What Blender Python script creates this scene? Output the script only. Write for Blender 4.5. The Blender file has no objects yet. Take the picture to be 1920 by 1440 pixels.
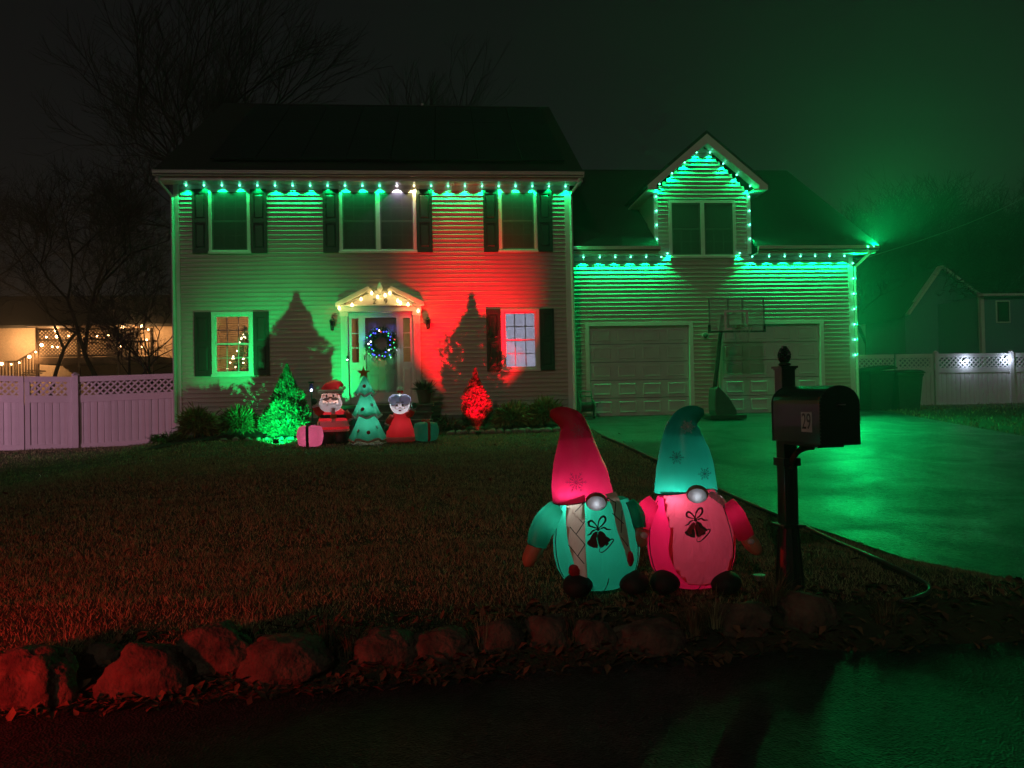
import bpy, bmesh, math, random
import numpy as np
from mathutils import Vector, Matrix, noise as mnoise

random.seed(7); rng = np.random.default_rng(7)
S = bpy.context.scene
COL = S.collection
R = math.radians

# ------------------------------------------------------------------ camera
CAM = Vector((0.0, -18.0, 0.6)); F = 1442.0
_y, _p, _r = R(4.8), R(.75), R(-1.14)
FWD = Vector((math.sin(_y)*math.cos(_p), math.cos(_y)*math.cos(_p), math.sin(_p)))
_rt = Vector((math.cos(_y), -math.sin(_y), 0)); _up = _rt.cross(FWD)
RGT = _rt*math.cos(_r) + _up*math.sin(_r); UPV = -_rt*math.sin(_r) + _up*math.cos(_r)
cd = bpy.data.cameras.new('camera'); cam = bpy.data.objects.new('camera', cd); COL.objects.link(cam)
cd.sensor_width = 36; cd.sensor_fit = 'HORIZONTAL'; cd.lens = 36*F/1920
cd.clip_start = .05; cd.clip_end = 2000
M = Matrix((RGT, UPV, -FWD)).transposed().to_4x4(); M.translation = CAM
cam.matrix_world = M
S.camera = cam

# ------------------------------------------------------------------ night sky, far street lamp (the one sun), exposure
SUN_EL, SUN_AZ = R(28), R(-21)          # street lamp glow from behind the camera, left
w = bpy.data.worlds.new('World'); S.world = w; w.use_nodes = True
nt = w.node_tree; bg = nt.nodes['Background']
sky = nt.nodes.new('ShaderNodeTexSky'); sky.sky_type = 'NISHITA'; sky.sun_disc = False
sky.sun_elevation = R(30); sky.sun_rotation = math.pi - SUN_AZ
hs = nt.nodes.new('ShaderNodeHueSaturation'); hs.inputs['Saturation'].default_value = .12
nt.links.new(sky.outputs[0], hs.inputs['Color']); nt.links.new(hs.outputs[0], bg.inputs[0])
bg.inputs[1].default_value = .0015
sd = bpy.data.lights.new('street_glow', 'SUN'); sd.energy = .17; sd.angle = R(2); sd.color = (1.0, .82, .66)
so = bpy.data.objects.new('street_glow', sd); COL.objects.link(so)
so.rotation_euler = Vector((-math.sin(SUN_AZ)*math.cos(SUN_EL), math.cos(SUN_AZ)*math.cos(SUN_EL), -math.sin(SUN_EL))).to_track_quat('-Z', 'Y').to_euler()
vs = S.view_settings; vs.view_transform = 'Standard'; vs.look = 'None'; vs.exposure = 0; vs.gamma = 1; vs.use_curve_mapping = False
S.render.engine = 'CYCLES'
cy = S.cycles
cy.use_denoising = True; cy.use_adaptive_sampling = True; cy.adaptive_threshold = .018; cy.adaptive_min_samples = 32; cy.max_bounces = 4; cy.diffuse_bounces = 2; cy.glossy_bounces = 2; cy.transmission_bounces = 4
cy.volume_bounces = 0; cy.transparent_max_bounces = 10; cy.sample_clamp_indirect = 2.0; cy.caustics_reflective = False; cy.caustics_refractive = False
cy.use_light_tree = True

GREEN = (.0, 1.0, .20); REDL = (1.0, .0, .012); WARM = (1.0, .62, .25)

# ------------------------------------------------------------------ helpers
def ray(px, py): return (FWD + RGT*((px-960)/F) - UPV*((py-720)/F))
def at(px, py, Y):
    d = ray(px, py); return CAM + d*((Y-CAM.y)/d.y)
def gnd(px, py):
    d = ray(px, py); t = 2.0
    while t < 200:
        p = CAM + d*t
        if p.z <= gz(p.x, p.y): return Vector((p.x, p.y, gz(p.x, p.y)))
        t += .01 if t < 30 else .2
    return CAM + d*200

def ss(a, b, x):
    t = min(1, max(0, (x-a)/(b-a))); return t*t*(3-2*t)
_LY = [-60, -14.3, -13.7, -13.2, -12.7, -9, -2.6, -1.4, 0.0, 4, 30, 400]
_LZ = [-1.0, -1.0, -.97, -.80, -.72, -.58, -.31, -.17, -.06, -.02, .2, 1.0]
_DY = [-60, -14.3, -13.5, -10, -5, .6, 30, 400]
_DZ = [-1.0, -1.0, -.97, -.76, -.40, 0.0, .2, 1.0]
_EX = [(-14.5, 5.6), (-13.6, 5.45), (-13.25, 5.2), (-12.85, 4.6), (-11.8, 3.85), (-10.3, 3.55), (-7, 3.2), (-3, 3.05), (.6, 3.0), (400, 3.0)]
def xedge(y): return float(np.interp(y, [e[0] for e in _EX], [e[1] for e in _EX]))
def gz(x, y):
    lz = float(np.interp(y, _LY, _LZ)); dz = float(np.interp(y, _DY, _DZ))
    e = xedge(y); t = ss(e-1.0, e+.05, x) if y < 1 else 0
    left = -.42*ss(-4.5, -8.0, x)*ss(-12.5, -3.0, y)*(1-ss(8, 30, y))
    mound = .02*math.sin(x*.9+y*.5)*(1-t) if -12.6 < y < -2 else 0
    return lz*(1-t) + dz*t + left + mound

def link(o, parent=None):
    COL.objects.link(o)
    if parent is not None:
        o.parent = parent
        o.matrix_parent_inverse = Matrix.Translation(-wloc(parent))
    return o
def wloc(o):
    if o.get('_w') is not None: return Vector(o['_w'])
    return Vector((0, 0, 0))
def tag(o, label, cat, group=None, kind=None):
    if label: o['label'] = label
    if cat: o['category'] = cat
    if group: o['group'] = group
    if kind: o['kind'] = kind
    return o
def thing(name, label, cat, loc=(0, 0, 0), group=None):
    o = bpy.data.objects.new(name, None); o.location = loc; o.empty_display_size = .1
    COL.objects.link(o); o['_w'] = tuple(loc)
    return tag(o, label, cat, group)

class MB:
    def __init__(s): s.v = []; s.f = []
    def add(s, v, f):
        n = len(s.v); s.v.extend([tuple(q) for q in v]); s.f.extend([tuple(i+n for i in q) for q in f]); return s
    def box(s, x0, x1, y0, y1, z0, z1):
        return s.add([(x0,y0,z0),(x1,y0,z0),(x1,y1,z0),(x0,y1,z0),(x0,y0,z1),(x1,y0,z1),(x1,y1,z1),(x0,y1,z1)],
            [(0,3,2,1),(4,5,6,7),(0,1,5,4),(1,2,6,5),(2,3,7,6),(3,0,4,7)])
    def obox(s, a, b, wd, th, up=(0,0,1)):       # bar from a to b
        a = Vector(a); b = Vector(b); d = (b-a).normalized(); u = Vector(up)
        sd_ = d.cross(u)
        if sd_.length < 1e-4: sd_ = d.cross(Vector((0,1,0)))
        sd_.normalize(); u = sd_.cross(d)
        sd_ *= wd/2; u = u*th/2
        return s.add([a-sd_-u, a+sd_-u, a+sd_+u, a-sd_+u, b-sd_-u, b+sd_-u, b+sd_+u, b-sd_+u],
            [(0,1,2,3),(7,6,5,4),(0,4,5,1),(1,5,6,2),(2,6,7,3),(3,7,4,0)])
    def prism(s, poly, y0, y1):                   # (x,z) polygon extruded along y
        n = len(poly); v = [(p[0], y0, p[1]) for p in poly]+[(p[0], y1, p[1]) for p in poly]
        return s.add(v, [tuple(range(n)), tuple(range(2*n-1, n-1, -1))]+[(i, i+n, (i+1)%n+n, (i+1)%n) for i in range(n)])
    def tube(s, pts, rad, n=8, sy=1.0, caps=True, ref=None):
        pts = [Vector(p) for p in pts]; m = len(pts)
        if not hasattr(rad, '__len__'): rad = [rad]*m
        rows = []; prev = None
        for i, p in enumerate(pts):
            d = (pts[min(i+1, m-1)]-pts[max(i-1, 0)]).normalized()
            if ref is not None: b = Vector(ref)
            else:
                b = prev if prev is not None else (Vector((0,1,0)) if abs(d.y) < .9 else Vector((1,0,0)))
            b = (b - d*b.dot(d)).normalized(); a = d.cross(b); prev = b
            rows.append([p + a*math.cos(2*math.pi*k/n)*rad[i] + b*math.sin(2*math.pi*k/n)*rad[i]*sy for k in range(n)])
        v = [q for r_ in rows for q in r_]; f = []
        for i in range(m-1):
            for k in range(n): f.append((i*n+k, i*n+(k+1)%n, (i+1)*n+(k+1)%n, (i+1)*n+k))
        if caps: f.append(tuple(range(n-1, -1, -1))); f.append(tuple(range((m-1)*n, m*n)))
        return s.add(v, f)
    def lathe(s, prof, c=(0,0,0), n=16, sy=1.0, sx=1.0, caps=True):  # prof (r,z)
        v = []; f = []; m = len(prof)
        for r_, z in prof:
            for k in range(n):
                a = 2*math.pi*k/n; v.append((c[0]+r_*sx*math.cos(a), c[1]+r_*sy*math.sin(a), c[2]+z))
        for i in range(m-1):
            for k in range(n): f.append((i*n+k, i*n+(k+1)%n, (i+1)*n+(k+1)%n, (i+1)*n+k))
        if caps: f.append(tuple(range(n-1, -1, -1))); f.append(tuple(range((m-1)*n, m*n)))
        return s.add(v, f)
    def ball(s, c, rx, ry=None, rz=None, sub=2, nz=0, fr=2.0, seed=0, keep=None):
        ry = ry or rx; rz = rz or rx
        bm = bmesh.new(); bmesh.ops.create_icosphere(bm, subdivisions=sub, radius=1)
        v = []
        for q in bm.verts:
            p = q.co.copy()
            if nz: p *= 1+nz*mnoise.noise(p*fr+Vector((seed*7.1, seed*3.3, seed)))+.4*nz*mnoise.noise(p*fr*2.7+Vector((seed, 9, seed*2.)))
            v.append((c[0]+p.x*rx, c[1]+p.y*ry, c[2]+p.z*rz))
        f = [tuple(x.index for x in q.verts) for q in bm.faces if keep is None or keep(q.calc_center_median())]; bm.free()
        return s.add(v, f)
    def rot(s, ang, c):
        ca, sa = math.cos(ang), math.sin(ang)
        s.v = [(c[0]+(x-c[0])*ca-(y-c[1])*sa, c[1]+(x-c[0])*sa+(y-c[1])*ca, z) for x, y, z in s.v]; return s
    def mesh(s, name, mat, smooth=False, bevel=0):
        me = bpy.data.meshes.new(name); me.from_pydata(s.v, [], s.f)
        bm = bmesh.new(); bm.from_mesh(me)
        bmesh.ops.recalc_face_normals(bm, faces=bm.faces)
        if bevel: bmesh.ops.bevel(bm, geom=[e for e in bm.edges if e.is_manifold and e.calc_face_angle(0) > .5], offset=bevel, segments=2, affect='EDGES', profile=.6)
        bm.to_mesh(me); bm.free()
        if smooth: me.shade_smooth()
        if mat is not None: me.materials.append(mat)
        return me
    def build(s, name, mat, parent=None, smooth=False, bevel=0):
        o = bpy.data.objects.new(name, s.mesh(name, mat, smooth, bevel)); return link(o, parent)
def inst(name, me, parent, loc=(0,0,0), rot=(0,0,0), scale=(1,1,1)):
    o = bpy.data.objects.new(name, me); o.location = loc; o.rotation_euler = rot; o.scale = scale
    return link(o, parent)
def fastmesh(name, V, Fc, mat, n=3):
    me = bpy.data.meshes.new(name); V = np.asarray(V, np.float32); Fc = np.asarray(Fc, np.int32)
    me.vertices.add(len(V)); me.vertices.foreach_set('co', V.ravel())
    me.loops.add(Fc.size); me.loops.foreach_set('vertex_index', Fc.ravel())
    me.polygons.add(len(Fc)); me.polygons.foreach_set('loop_start', np.arange(0, Fc.size, n, dtype=np.int32))
    me.update(); me.validate(); me.materials.append(mat); return me
def light(name, typ, loc, power, color, parent=None, radius=.02, size=None, blend=.15, aim=None):
    d = bpy.data.lights.new(name, typ); d.energy = power; d.color = color; d.shadow_soft_size = radius
    if typ == 'SPOT': d.spot_size = R(size); d.spot_blend = blend
    o = bpy.data.objects.new(name, d); o.location = loc
    if aim is not None: o.rotation_euler = (Vector(aim)-Vector(loc)).to_track_quat('-Z', 'Y').to_euler()
    return link(o, parent)

# ------------------------------------------------------------------ materials
def mat(name, col, rough=.6, metal=0, var=.15, vscale=8, bump=0, bscale=60, spec=.5, island=0, col2=None, coat=0):
    m = bpy.data.materials.new(name); m.use_nodes = True; n = m.node_tree.nodes; l = m.node_tree.links
    b = n['Principled BSDF']; b.inputs['Roughness'].default_value = rough; b.inputs['Metallic'].default_value = metal
    b.inputs['Specular IOR Level'].default_value = spec
    if coat: b.inputs['Coat Weight'].default_value = coat
    tc = n.new('ShaderNodeTexCoord')
    nz = n.new('ShaderNodeTexNoise'); nz.inputs['Scale'].default_value = vscale; nz.inputs['Detail'].default_value = 5
    l.new(tc.outputs['Object'], nz.inputs['Vector'])
    rp = n.new('ShaderNodeValToRGB'); c = col; c2 = col2 or tuple(x*(1-2*var) for x in col)
    rp.color_ramp.elements[0].position = .3; rp.color_ramp.elements[1].position = .7
    rp.color_ramp.elements[0].color = (*c2, 1); rp.color_ramp.elements[1].color = (*c, 1)
    l.new(nz.outputs['Fac'], rp.inputs['Fac']); out = rp.outputs['Color']
    if island:
        g = n.new('ShaderNodeNewGeometry'); h = n.new('ShaderNodeHueSaturation')
        mr = n.new('ShaderNodeMapRange'); mr.inputs['To Min'].default_value = 1-island; mr.inputs['To Max'].default_value = 1+island
        l.new(g.outputs['Random Per Island'], mr.inputs['Value']); l.new(mr.outputs[0], h.inputs['Value']); l.new(out, h.inputs['Color']); out = h.outputs['Color']
    l.new(out, b.inputs['Base Color'])
    if bump:
        nb = n.new('ShaderNodeTexNoise'); nb.inputs['Scale'].default_value = bscale; nb.inputs['Detail'].default_value = 4
        l.new(tc.outputs['Object'], nb.inputs['Vector'])
        bp = n.new('ShaderNodeBump'); bp.inputs['Strength'].default_value = bump; bp.inputs['Distance'].default_value = .02
        l.new(nb.outputs['Fac'], bp.inputs['Height']); l.new(bp.outputs[0], b.inputs['Normal'])
    return m
def emit(name, col, strength):
    m = bpy.data.materials.new(name); m.use_nodes = True; n = m.node_tree.nodes; l = m.node_tree.links
    n.remove(n['Principled BSDF']); e = n.new('ShaderNodeEmission'); e.inputs[0].default_value = (*col, 1); e.inputs[1].default_value = strength
    l.new(e.outputs[0], n['Material Output'].inputs[0]); m.cycles.emission_sampling = 'NONE'; return m
def glass(name, tint=(1,1,1), refl=.10, rough=.02):
    m = bpy.data.materials.new(name); m.use_nodes = True; n = m.node_tree.nodes; l = m.node_tree.links
    n.remove(n['Principled BSDF']); t = n.new('ShaderNodeBsdfTransparent'); t.inputs[0].default_value = (*tint, 1)
    g = n.new('ShaderNodeBsdfGlossy'); g.inputs['Roughness'].default_value = rough
    fr = n.new('ShaderNodeFresnel'); fr.inputs[0].default_value = 1.5
    ad = n.new('ShaderNodeMath'); ad.operation = 'ADD'; ad.inputs[1].default_value = refl; l.new(fr.outputs[0], ad.inputs[0])
    x = n.new('ShaderNodeMixShader'); l.new(ad.outputs[0], x.inputs[0]); l.new(t.outputs[0], x.inputs[1]); l.new(g.outputs[0], x.inputs[2])
    l.new(x.outputs[0], n['Material Output'].inputs[0]); return m
def nylon(name, col, tl=.75, bump=.35, bscale=9, rough=.35, seed=0):
    """thin inflatable fabric: part diffuse, mostly translucent, slight sheen"""
    m = bpy.data.materials.new(name); m.use_nodes = True; n = m.node_tree.nodes; l = m.node_tree.links
    b = n['Principled BSDF']; b.inputs['Roughness'].default_value = rough; b.inputs['Specular IOR Level'].default_value = .35
    tc = n.new('ShaderNodeTexCoord'); mp = n.new('ShaderNodeMapping'); mp.inputs['Scale'].default_value = (1, 1, .45); mp.inputs['Location'].default_value = (seed, seed*2, 0)
    l.new(tc.outputs['Object'], mp.inputs[0])
    nz = n.new('ShaderNodeTexNoise'); nz.inputs['Scale'].default_value = bscale; nz.inputs['Detail'].default_value = 6; nz.inputs['Distortion'].default_value = .6
    l.new(mp.outputs[0], nz.inputs['Vector'])
    rp = n.new('ShaderNodeValToRGB'); rp.color_ramp.elements[0].color = (*[x*.82 for x in col], 1); rp.color_ramp.elements[1].color = (*col, 1)
    l.new(nz.outputs['Fac'], rp.inputs[0]); l.new(rp.outputs[0], b.inputs['Base Color'])
    bp = n.new('ShaderNodeBump'); bp.inputs['Strength'].default_value = bump; bp.inputs['Distance'].default_value = .02
    l.new(nz.outputs['Fac'], bp.inputs['Height']); l.new(bp.outputs[0], b.inputs['Normal'])
    t = n.new('ShaderNodeBsdfTranslucent'); l.new(rp.outputs[0], t.inputs[0]); l.new(bp.outputs[0], t.inputs['Normal'])
    x = n.new('ShaderNodeMixShader'); x.inputs[0].default_value = tl; l.new(b.outputs[0], x.inputs[1]); l.new(t.outputs[0], x.inputs[2])
    l.new(x.outputs[0], n['Material Output'].inputs[0]); return m
def screen_mat():
    m = bpy.data.materials.new('insect_screen'); m.use_nodes = True; n = m.node_tree.nodes; l = m.node_tree.links
    t = n.new('ShaderNodeBsdfTransparent'); b = n['Principled BSDF']; b.inputs['Base Color'].default_value = (.07, .07, .07, 1); b.inputs['Roughness'].default_value = .8
    x = n.new('ShaderNodeMixShader'); x.inputs[0].default_value = .48; l.new(t.outputs[0], x.inputs[1]); l.new(b.outputs[0], x.inputs[2]); l.new(x.outputs[0], n['Material Output'].inputs[0]); return m
def leafmat(name, col, col2, island=.35, tl=.25):
    m = mat(name, col, .65, var=.2, vscale=3, island=island, col2=col2, spec=.25)
    return m

SIDING = mat('vinyl_siding', (.50, .44, .38), .42, var=.05, vscale=2.5, bump=.08, bscale=25)
GSIDING = SIDING
WHITE = mat('white_trim', (.74, .72, .69), .38, var=.05, vscale=5)
VINYL = mat('white_vinyl', (.72, .70, .72), .26, var=.04, vscale=4, bump=.05, bscale=14)
SHUT = mat('shutter_green', (.012, .035, .028), .45, var=.1)
ROOFM = mat('roof_shingle', (.032, .030, .028), .9, var=.3, vscale=30, bump=.6, bscale=45)
SOLAR = mat('solar_glass', (.014, .015, .018), .30, var=.1, spec=.4)
BLACK = mat('black_paint', (.012, .012, .012), .35, var=.1, coat=.2)
BLACKP = mat('black_plastic', (.02, .022, .02), .5, var=.2)
GLASS = glass('window_glass', refl=.05)
SCREEN = screen_mat()
BLIND = mat('blind_fabric', (.42, .40, .37), .7, var=.06)
DARKROOM = mat('room_dark', (.12, .10, .09), .9)
DOORW = mat('door_white', (.62, .62, .62), .4, var=.05)
GDOOR = mat('garage_door_white', (.56, .57, .56), .5, var=.07, vscale=3)
ASPHALT = mat('asphalt', (.055, .055, .057), .48, var=.4, vscale=55, bump=1.0, bscale=70, spec=.6)
def asphalt(name, col, rough, seed):
    m = mat(name, col, rough, bump=0, spec=.5); n = m.node_tree.nodes; l = m.node_tree.links; b = n['Principled BSDF']; tc = n.new('ShaderNodeTexCoord')
    vo = n.new('ShaderNodeTexVoronoi'); vo.inputs['Scale'].default_value = 75; l.new(tc.outputs['Object'], vo.inputs['Vector'])
    v2 = n.new('ShaderNodeTexVoronoi'); v2.inputs['Scale'].default_value = 26; l.new(tc.outputs['Object'], v2.inputs['Vector'])
    nz = n.new('ShaderNodeTexNoise'); nz.inputs['Scale'].default_value = .9; nz.inputs['Detail'].default_value = 6; nz.inputs['Distortion'].default_value = 1.2; l.new(tc.outputs['Object'], nz.inputs['Vector'])
    bw_ = n.new('ShaderNodeRGBToBW'); av = n.new('ShaderNodeMix'); av.data_type = 'RGBA'; av.inputs[0].default_value = .5; l.new(vo.outputs['Color'], av.inputs[6]); l.new(v2.outputs['Color'], av.inputs[7]); l.new(av.outputs[2], bw_.inputs[0])
    r1 = n.new('ShaderNodeMapRange'); r1.inputs['From Min'].default_value = .3; r1.inputs['From Max'].default_value = .7; r1.inputs['To Min'].default_value = .1; r1.inputs['To Max'].default_value = 2.3; l.new(bw_.outputs[0], r1.inputs['Value'])
    r2 = n.new('ShaderNodeMapRange'); r2.inputs['From Min'].default_value = .35; r2.inputs['From Max'].default_value = .65; r2.inputs['To Min'].default_value = .55; r2.inputs['To Max'].default_value = 1.35; l.new(nz.outputs['Fac'], r2.inputs['Value'])
    mu = n.new('ShaderNodeMath'); mu.operation = 'MULTIPLY'; l.new(r1.outputs[0], mu.inputs[0]); l.new(r2.outputs[0], mu.inputs[1])
    hs_ = n.new('ShaderNodeHueSaturation'); hs_.inputs['Color'].default_value = (*col, 1); l.new(mu.outputs[0], hs_.inputs['Value']); l.new(hs_.outputs[0], b.inputs['Base Color'])
    r3 = n.new('ShaderNodeMapRange'); r3.inputs['From Min'].default_value = .35; r3.inputs['From Max'].default_value = .65; r3.inputs['To Min'].default_value = rough+.12; r3.inputs['To Max'].default_value = rough-.05; l.new(nz.outputs['Fac'], r3.inputs['Value']); l.new(r3.outputs[0], b.inputs['Roughness'])
    ad = n.new('ShaderNodeMath'); l.new(vo.outputs['Distance'], ad.inputs[0]); sm = n.new('ShaderNodeMath'); sm.operation = 'MULTIPLY'; sm.inputs[1].default_value = .4; l.new(v2.outputs['Distance'], sm.inputs[0]); l.new(sm.outputs[0], ad.inputs[1])
    bp = n.new('ShaderNodeBump'); bp.inputs['Strength'].default_value = 1.0; bp.inputs['Distance'].default_value = .009; l.new(ad.outputs[0], bp.inputs['Height']); l.new(bp.outputs[0], b.inputs['Normal'])
    return m
ASPHALT = asphalt('asphalt', (.024, .024, .025), .45, 0)
STREETM = asphalt('street_asphalt', (.011, .011, .012), .55, 3)
STREETX = mat('street_asphalt', (.030, .030, .032), .5, var=.4, vscale=60, bump=1.0, bscale=80, spec=.5)
SOIL = mat('lawn_soil', (.060, .055, .022), .95, var=.35, vscale=6, bump=1.0, bscale=40, col2=(.03, .022, .012))
GRASSM = leafmat('grass_blade', (.27, .29, .14), (.22, .19, .10), .6)
STONE = mat('field_stone', (.15, .105, .072), .92, var=.3, vscale=9, bump=1.0, bscale=34, col2=(.04, .03, .022))
STONE2 = mat('edging_stone', (.26, .24, .22), .85, var=.3, vscale=9, bump=.6, bscale=25)
LEAFL = mat('dry_leaf', (.16, .085, .04), .8, var=.3, vscale=20, island=.5)
BARK = mat('bark', (.045, .036, .030), .95, var=.3, vscale=12, bump=.6, bscale=40)
SPRUCE = leafmat('spruce_needle', (.085, .15, .07), (.045, .09, .04), .5)
GOLDC = leafmat('golden_cypress', (.26, .25, .08), (.12, .14, .045), .45)
GREENC = leafmat('green_cypress', (.13, .20, .075), (.07, .11, .04), .45)
DRYPL = leafmat('dry_perennial', (.10, .075, .05), (.05, .045, .03), .5)
WOODD = mat('deck_wood', (.16, .10, .06), .8, var=.25, vscale=7)
BRICKD = mat('stoop_stone', (.11, .095, .085), .85, var=.25, vscale=14, bump=.4, bscale=30)
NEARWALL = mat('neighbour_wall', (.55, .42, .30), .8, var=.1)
BLUEWALL = mat('neighbour_blue_siding', (.16, .24, .32), .7, var=.08)
METAL = mat('grey_metal', (.30, .31, .30), .4, metal=.7, var=.1)
GREENPL = mat('green_plastic', (.05, .16, .10), .5, var=.15)
HOSE = mat('garden_hose', (.05, .07, .06), .5, var=.2)
BIN = mat('bin_plastic', (.028, .045, .038), .55, var=.15, bump=.1, bscale=60)
E_GREEN = emit('green_led', (.10, 1.0, .55), 14)
E_GREEN.cycles.emission_sampling = 'FRONT'
E_WHITE = emit('white_led', (.9, .85, 1.0), 14)
E_YELL = emit('yellow_led', (1.0, .9, .45), 14)
E_WARM = emit('warm_bulb', (1.0, .66, .24), 16)
E_AMBER = emit('amber_bulb', (1.0, .55, .22), 22)
E_COOL = emit('cool_led', (.75, .85, 1.0), 25)
E_BLUE = emit('blue_led', (.07, .08, 1.0), 4.5)
E_RED = emit('red_led', (1.0, .12, .08), 2.2)
E_TWINK = emit('tree_bulb', (1.0, .74, .45), 14)

# ------------------------------------------------------------------ ground, street, driveway
def sheet(name, xs, ys, zf, m):
    xs = np.asarray(xs); ys = np.asarray(ys); nx, ny = len(xs), len(ys)
    V = [(x, y, zf(x, y)) for y in ys for x in xs]
    Fq = [(j*nx+i, j*nx+i+1, (j+1)*nx+i+1, (j+1)*nx+i) for j in range(ny-1) for i in range(nx-1)]
    me = bpy.data.meshes.new(name); me.from_pydata(V, [], Fq); me.materials.append(m); me.shade_smooth()
    o = bpy.data.objects.new(name, me); COL.objects.link(o); o['kind'] = 'structure'; return o
gx = np.concatenate([[-500, -150, -60, -35], np.arange(-24, 20, .35), [24, 35, 60, 150, 500]])
gy = np.concatenate([[-400, -100, -40, -25], np.arange(-19, -14.5, .5), np.arange(-14.5, -11.8, .09), np.arange(-11.6, 4, .3), np.arange(5, 40, 2.5), [60, 120, 400, 800]])
sheet('ground', gx, gy, lambda x, y: gz(x, y)-.012, SOIL)
STEDGE = lambda x: float(np.interp(x, [-40, -4, -2, 0, 2, 5, 60], [-15.6, -14.05, -13.85, -13.7, -13.62, -13.6, -13.6]))
def street_sheet():
    xs = np.concatenate([np.arange(-60, -8, 2.), np.arange(-8, 12, .4), np.arange(12, 61, 3.)]); ts = np.linspace(0, 1, 14)
    V = []; 
    for t in ts:
        for x in xs:
            y = STEDGE(x)*(1-t) + -23.5*t + (.03*math.sin(x*7)+.02*math.sin(x*17.3))*(1-t)
            V.append((x, y, max(-1.0, gz(x, y)) + .004 + .02*math.sin(math.pi*t)))
    nx = len(xs); Fq = [(j*nx+i, (j+1)*nx+i, (j+1)*nx+i+1, j*nx+i+1) for j in range(len(ts)-1) for i in range(nx-1)]
    me = bpy.data.meshes.new('street'); me.from_pydata(V, [], Fq); me.materials.append(STREETM); me.shade_smooth()
    o = bpy.data.objects.new('street', me); COL.objects.link(o); o['kind'] = 'structure'
street_sheet()
def drive_sheet():
    ys = np.concatenate([np.arange(-13.75, -11.8, .1), np.arange(-11.8, .75, .3), [.75]]); ts = np.linspace(0, 1, 24); V = []
    for y in ys:
        xr = float(np.interp(y, [-13.8, -12.5, -8, .8], [11.6, 10.2, 10.4, 10.9])); xl = xedge(y)
        for t in ts:
            x = xl*(1-t)+xr*t; V.append((x, y, gz(x, y)+.008))
    nx = len(ts); Fq = [(j*nx+i, j*nx+i+1, (j+1)*nx+i+1, (j+1)*nx+i) for j in range(len(ys)-1) for i in range(nx-1)]
    me = bpy.data.meshes.new('driveway'); me.from_pydata(V, [], Fq); me.materials.append(ASPHALT); me.shade_smooth()
    o = bpy.data.objects.new('driveway', me); COL.objects.link(o); o['kind'] = 'structure'
drive_sheet()
sheet('garden_bed', np.arange(-6.2, 3.0, .2), np.arange(-1.75, .02, .12), lambda x, y: gz(x, y)+.012+.015*mnoise.noise(Vector((x*3, y*3, 0))), mat('bed_mulch', (.035, .024, .017), .95, var=.3, vscale=30, bump=1, bscale=60))

# grass: one uncountable mass of blades
def blades(n, x0, x1, y0, y1, h0, h1, wd, ok, lean=.6):
    x = rng.uniform(x0, x1, n); y = rng.uniform(y0, y1, n)
    k = np.array([ok(a, b) for a, b in zip(x, y)]); x, y = x[k], y[k]; n = len(x)
    z = np.array([gz(a, b) for a, b in zip(x, y)])-.012
    patch = np.array([mnoise.noise(Vector((a*1.3, b*1.3, 3))) for a, b in zip(x, y)])
    fine = np.array([mnoise.noise(Vector((a*4.5, b*4.5, 8))) for a, b in zip(x, y)]); h = rng.uniform(h0, h1, n)*(1+.5*patch+.55*fine); a = rng.uniform(0, 2*np.pi, n); ww = wd*rng.uniform(.6, 1.3, n)
    la = rng.uniform(0, 2*np.pi, n); ll = h*rng.uniform(.1, lean, n)
    b0 = np.stack([x-np.cos(a)*ww, y-np.sin(a)*ww, z], 1); b1 = np.stack([x+np.cos(a)*ww, y+np.sin(a)*ww, z], 1)
    tip = np.stack([x+np.cos(la)*ll, y+np.sin(la)*ll, z+h], 1)
    return np.stack([b0, b1, tip], 1).reshape(-1, 3)
on_lawn = lambda x, y: x < xedge(y)-.02 and y > STEDGE(x)+.45 and not (y > -1.75 and -6.3 < x < 3)
G = [blades(95000, -5.2, 5.4, -13.35, -11.3, .012, .042, .0030, on_lawn, 1.1),
     blades(90000, -7.5, 4.2, -11.4, -8.4, .014, .042, .0045, on_lawn, 1.0),
     blades(90000, -10.5, 3.8, -8.5, -4.5, .014, .042, .0066, on_lawn, 1.0),
     blades(60000, -13, 3.4, -4.6, 3.0, .014, .045, .009, lambda x, y: on_lawn(x, y) and not (y > -.1 and x > -6.2), 1.0),
     blades(14000, 9.9, 22, -12.5, 6.0, .03, .07, .012, lambda x, y: x > float(np.interp(y, [-13.8, -12.5, -8, .8, .9, 9], [11.6, 10.2, 10.4, 10.9, 10.3, 10.3])) , 1.0)]
GV = np.concatenate(G); 
go = bpy.data.objects.new('lawn_grass', fastmesh('lawn_grass', GV, np.arange(len(GV)).reshape(-1, 3), GRASSM)); COL.objects.link(go)
tag(go, 'short rough lawn grass in front of the house', 'grass', kind='stuff')

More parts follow.
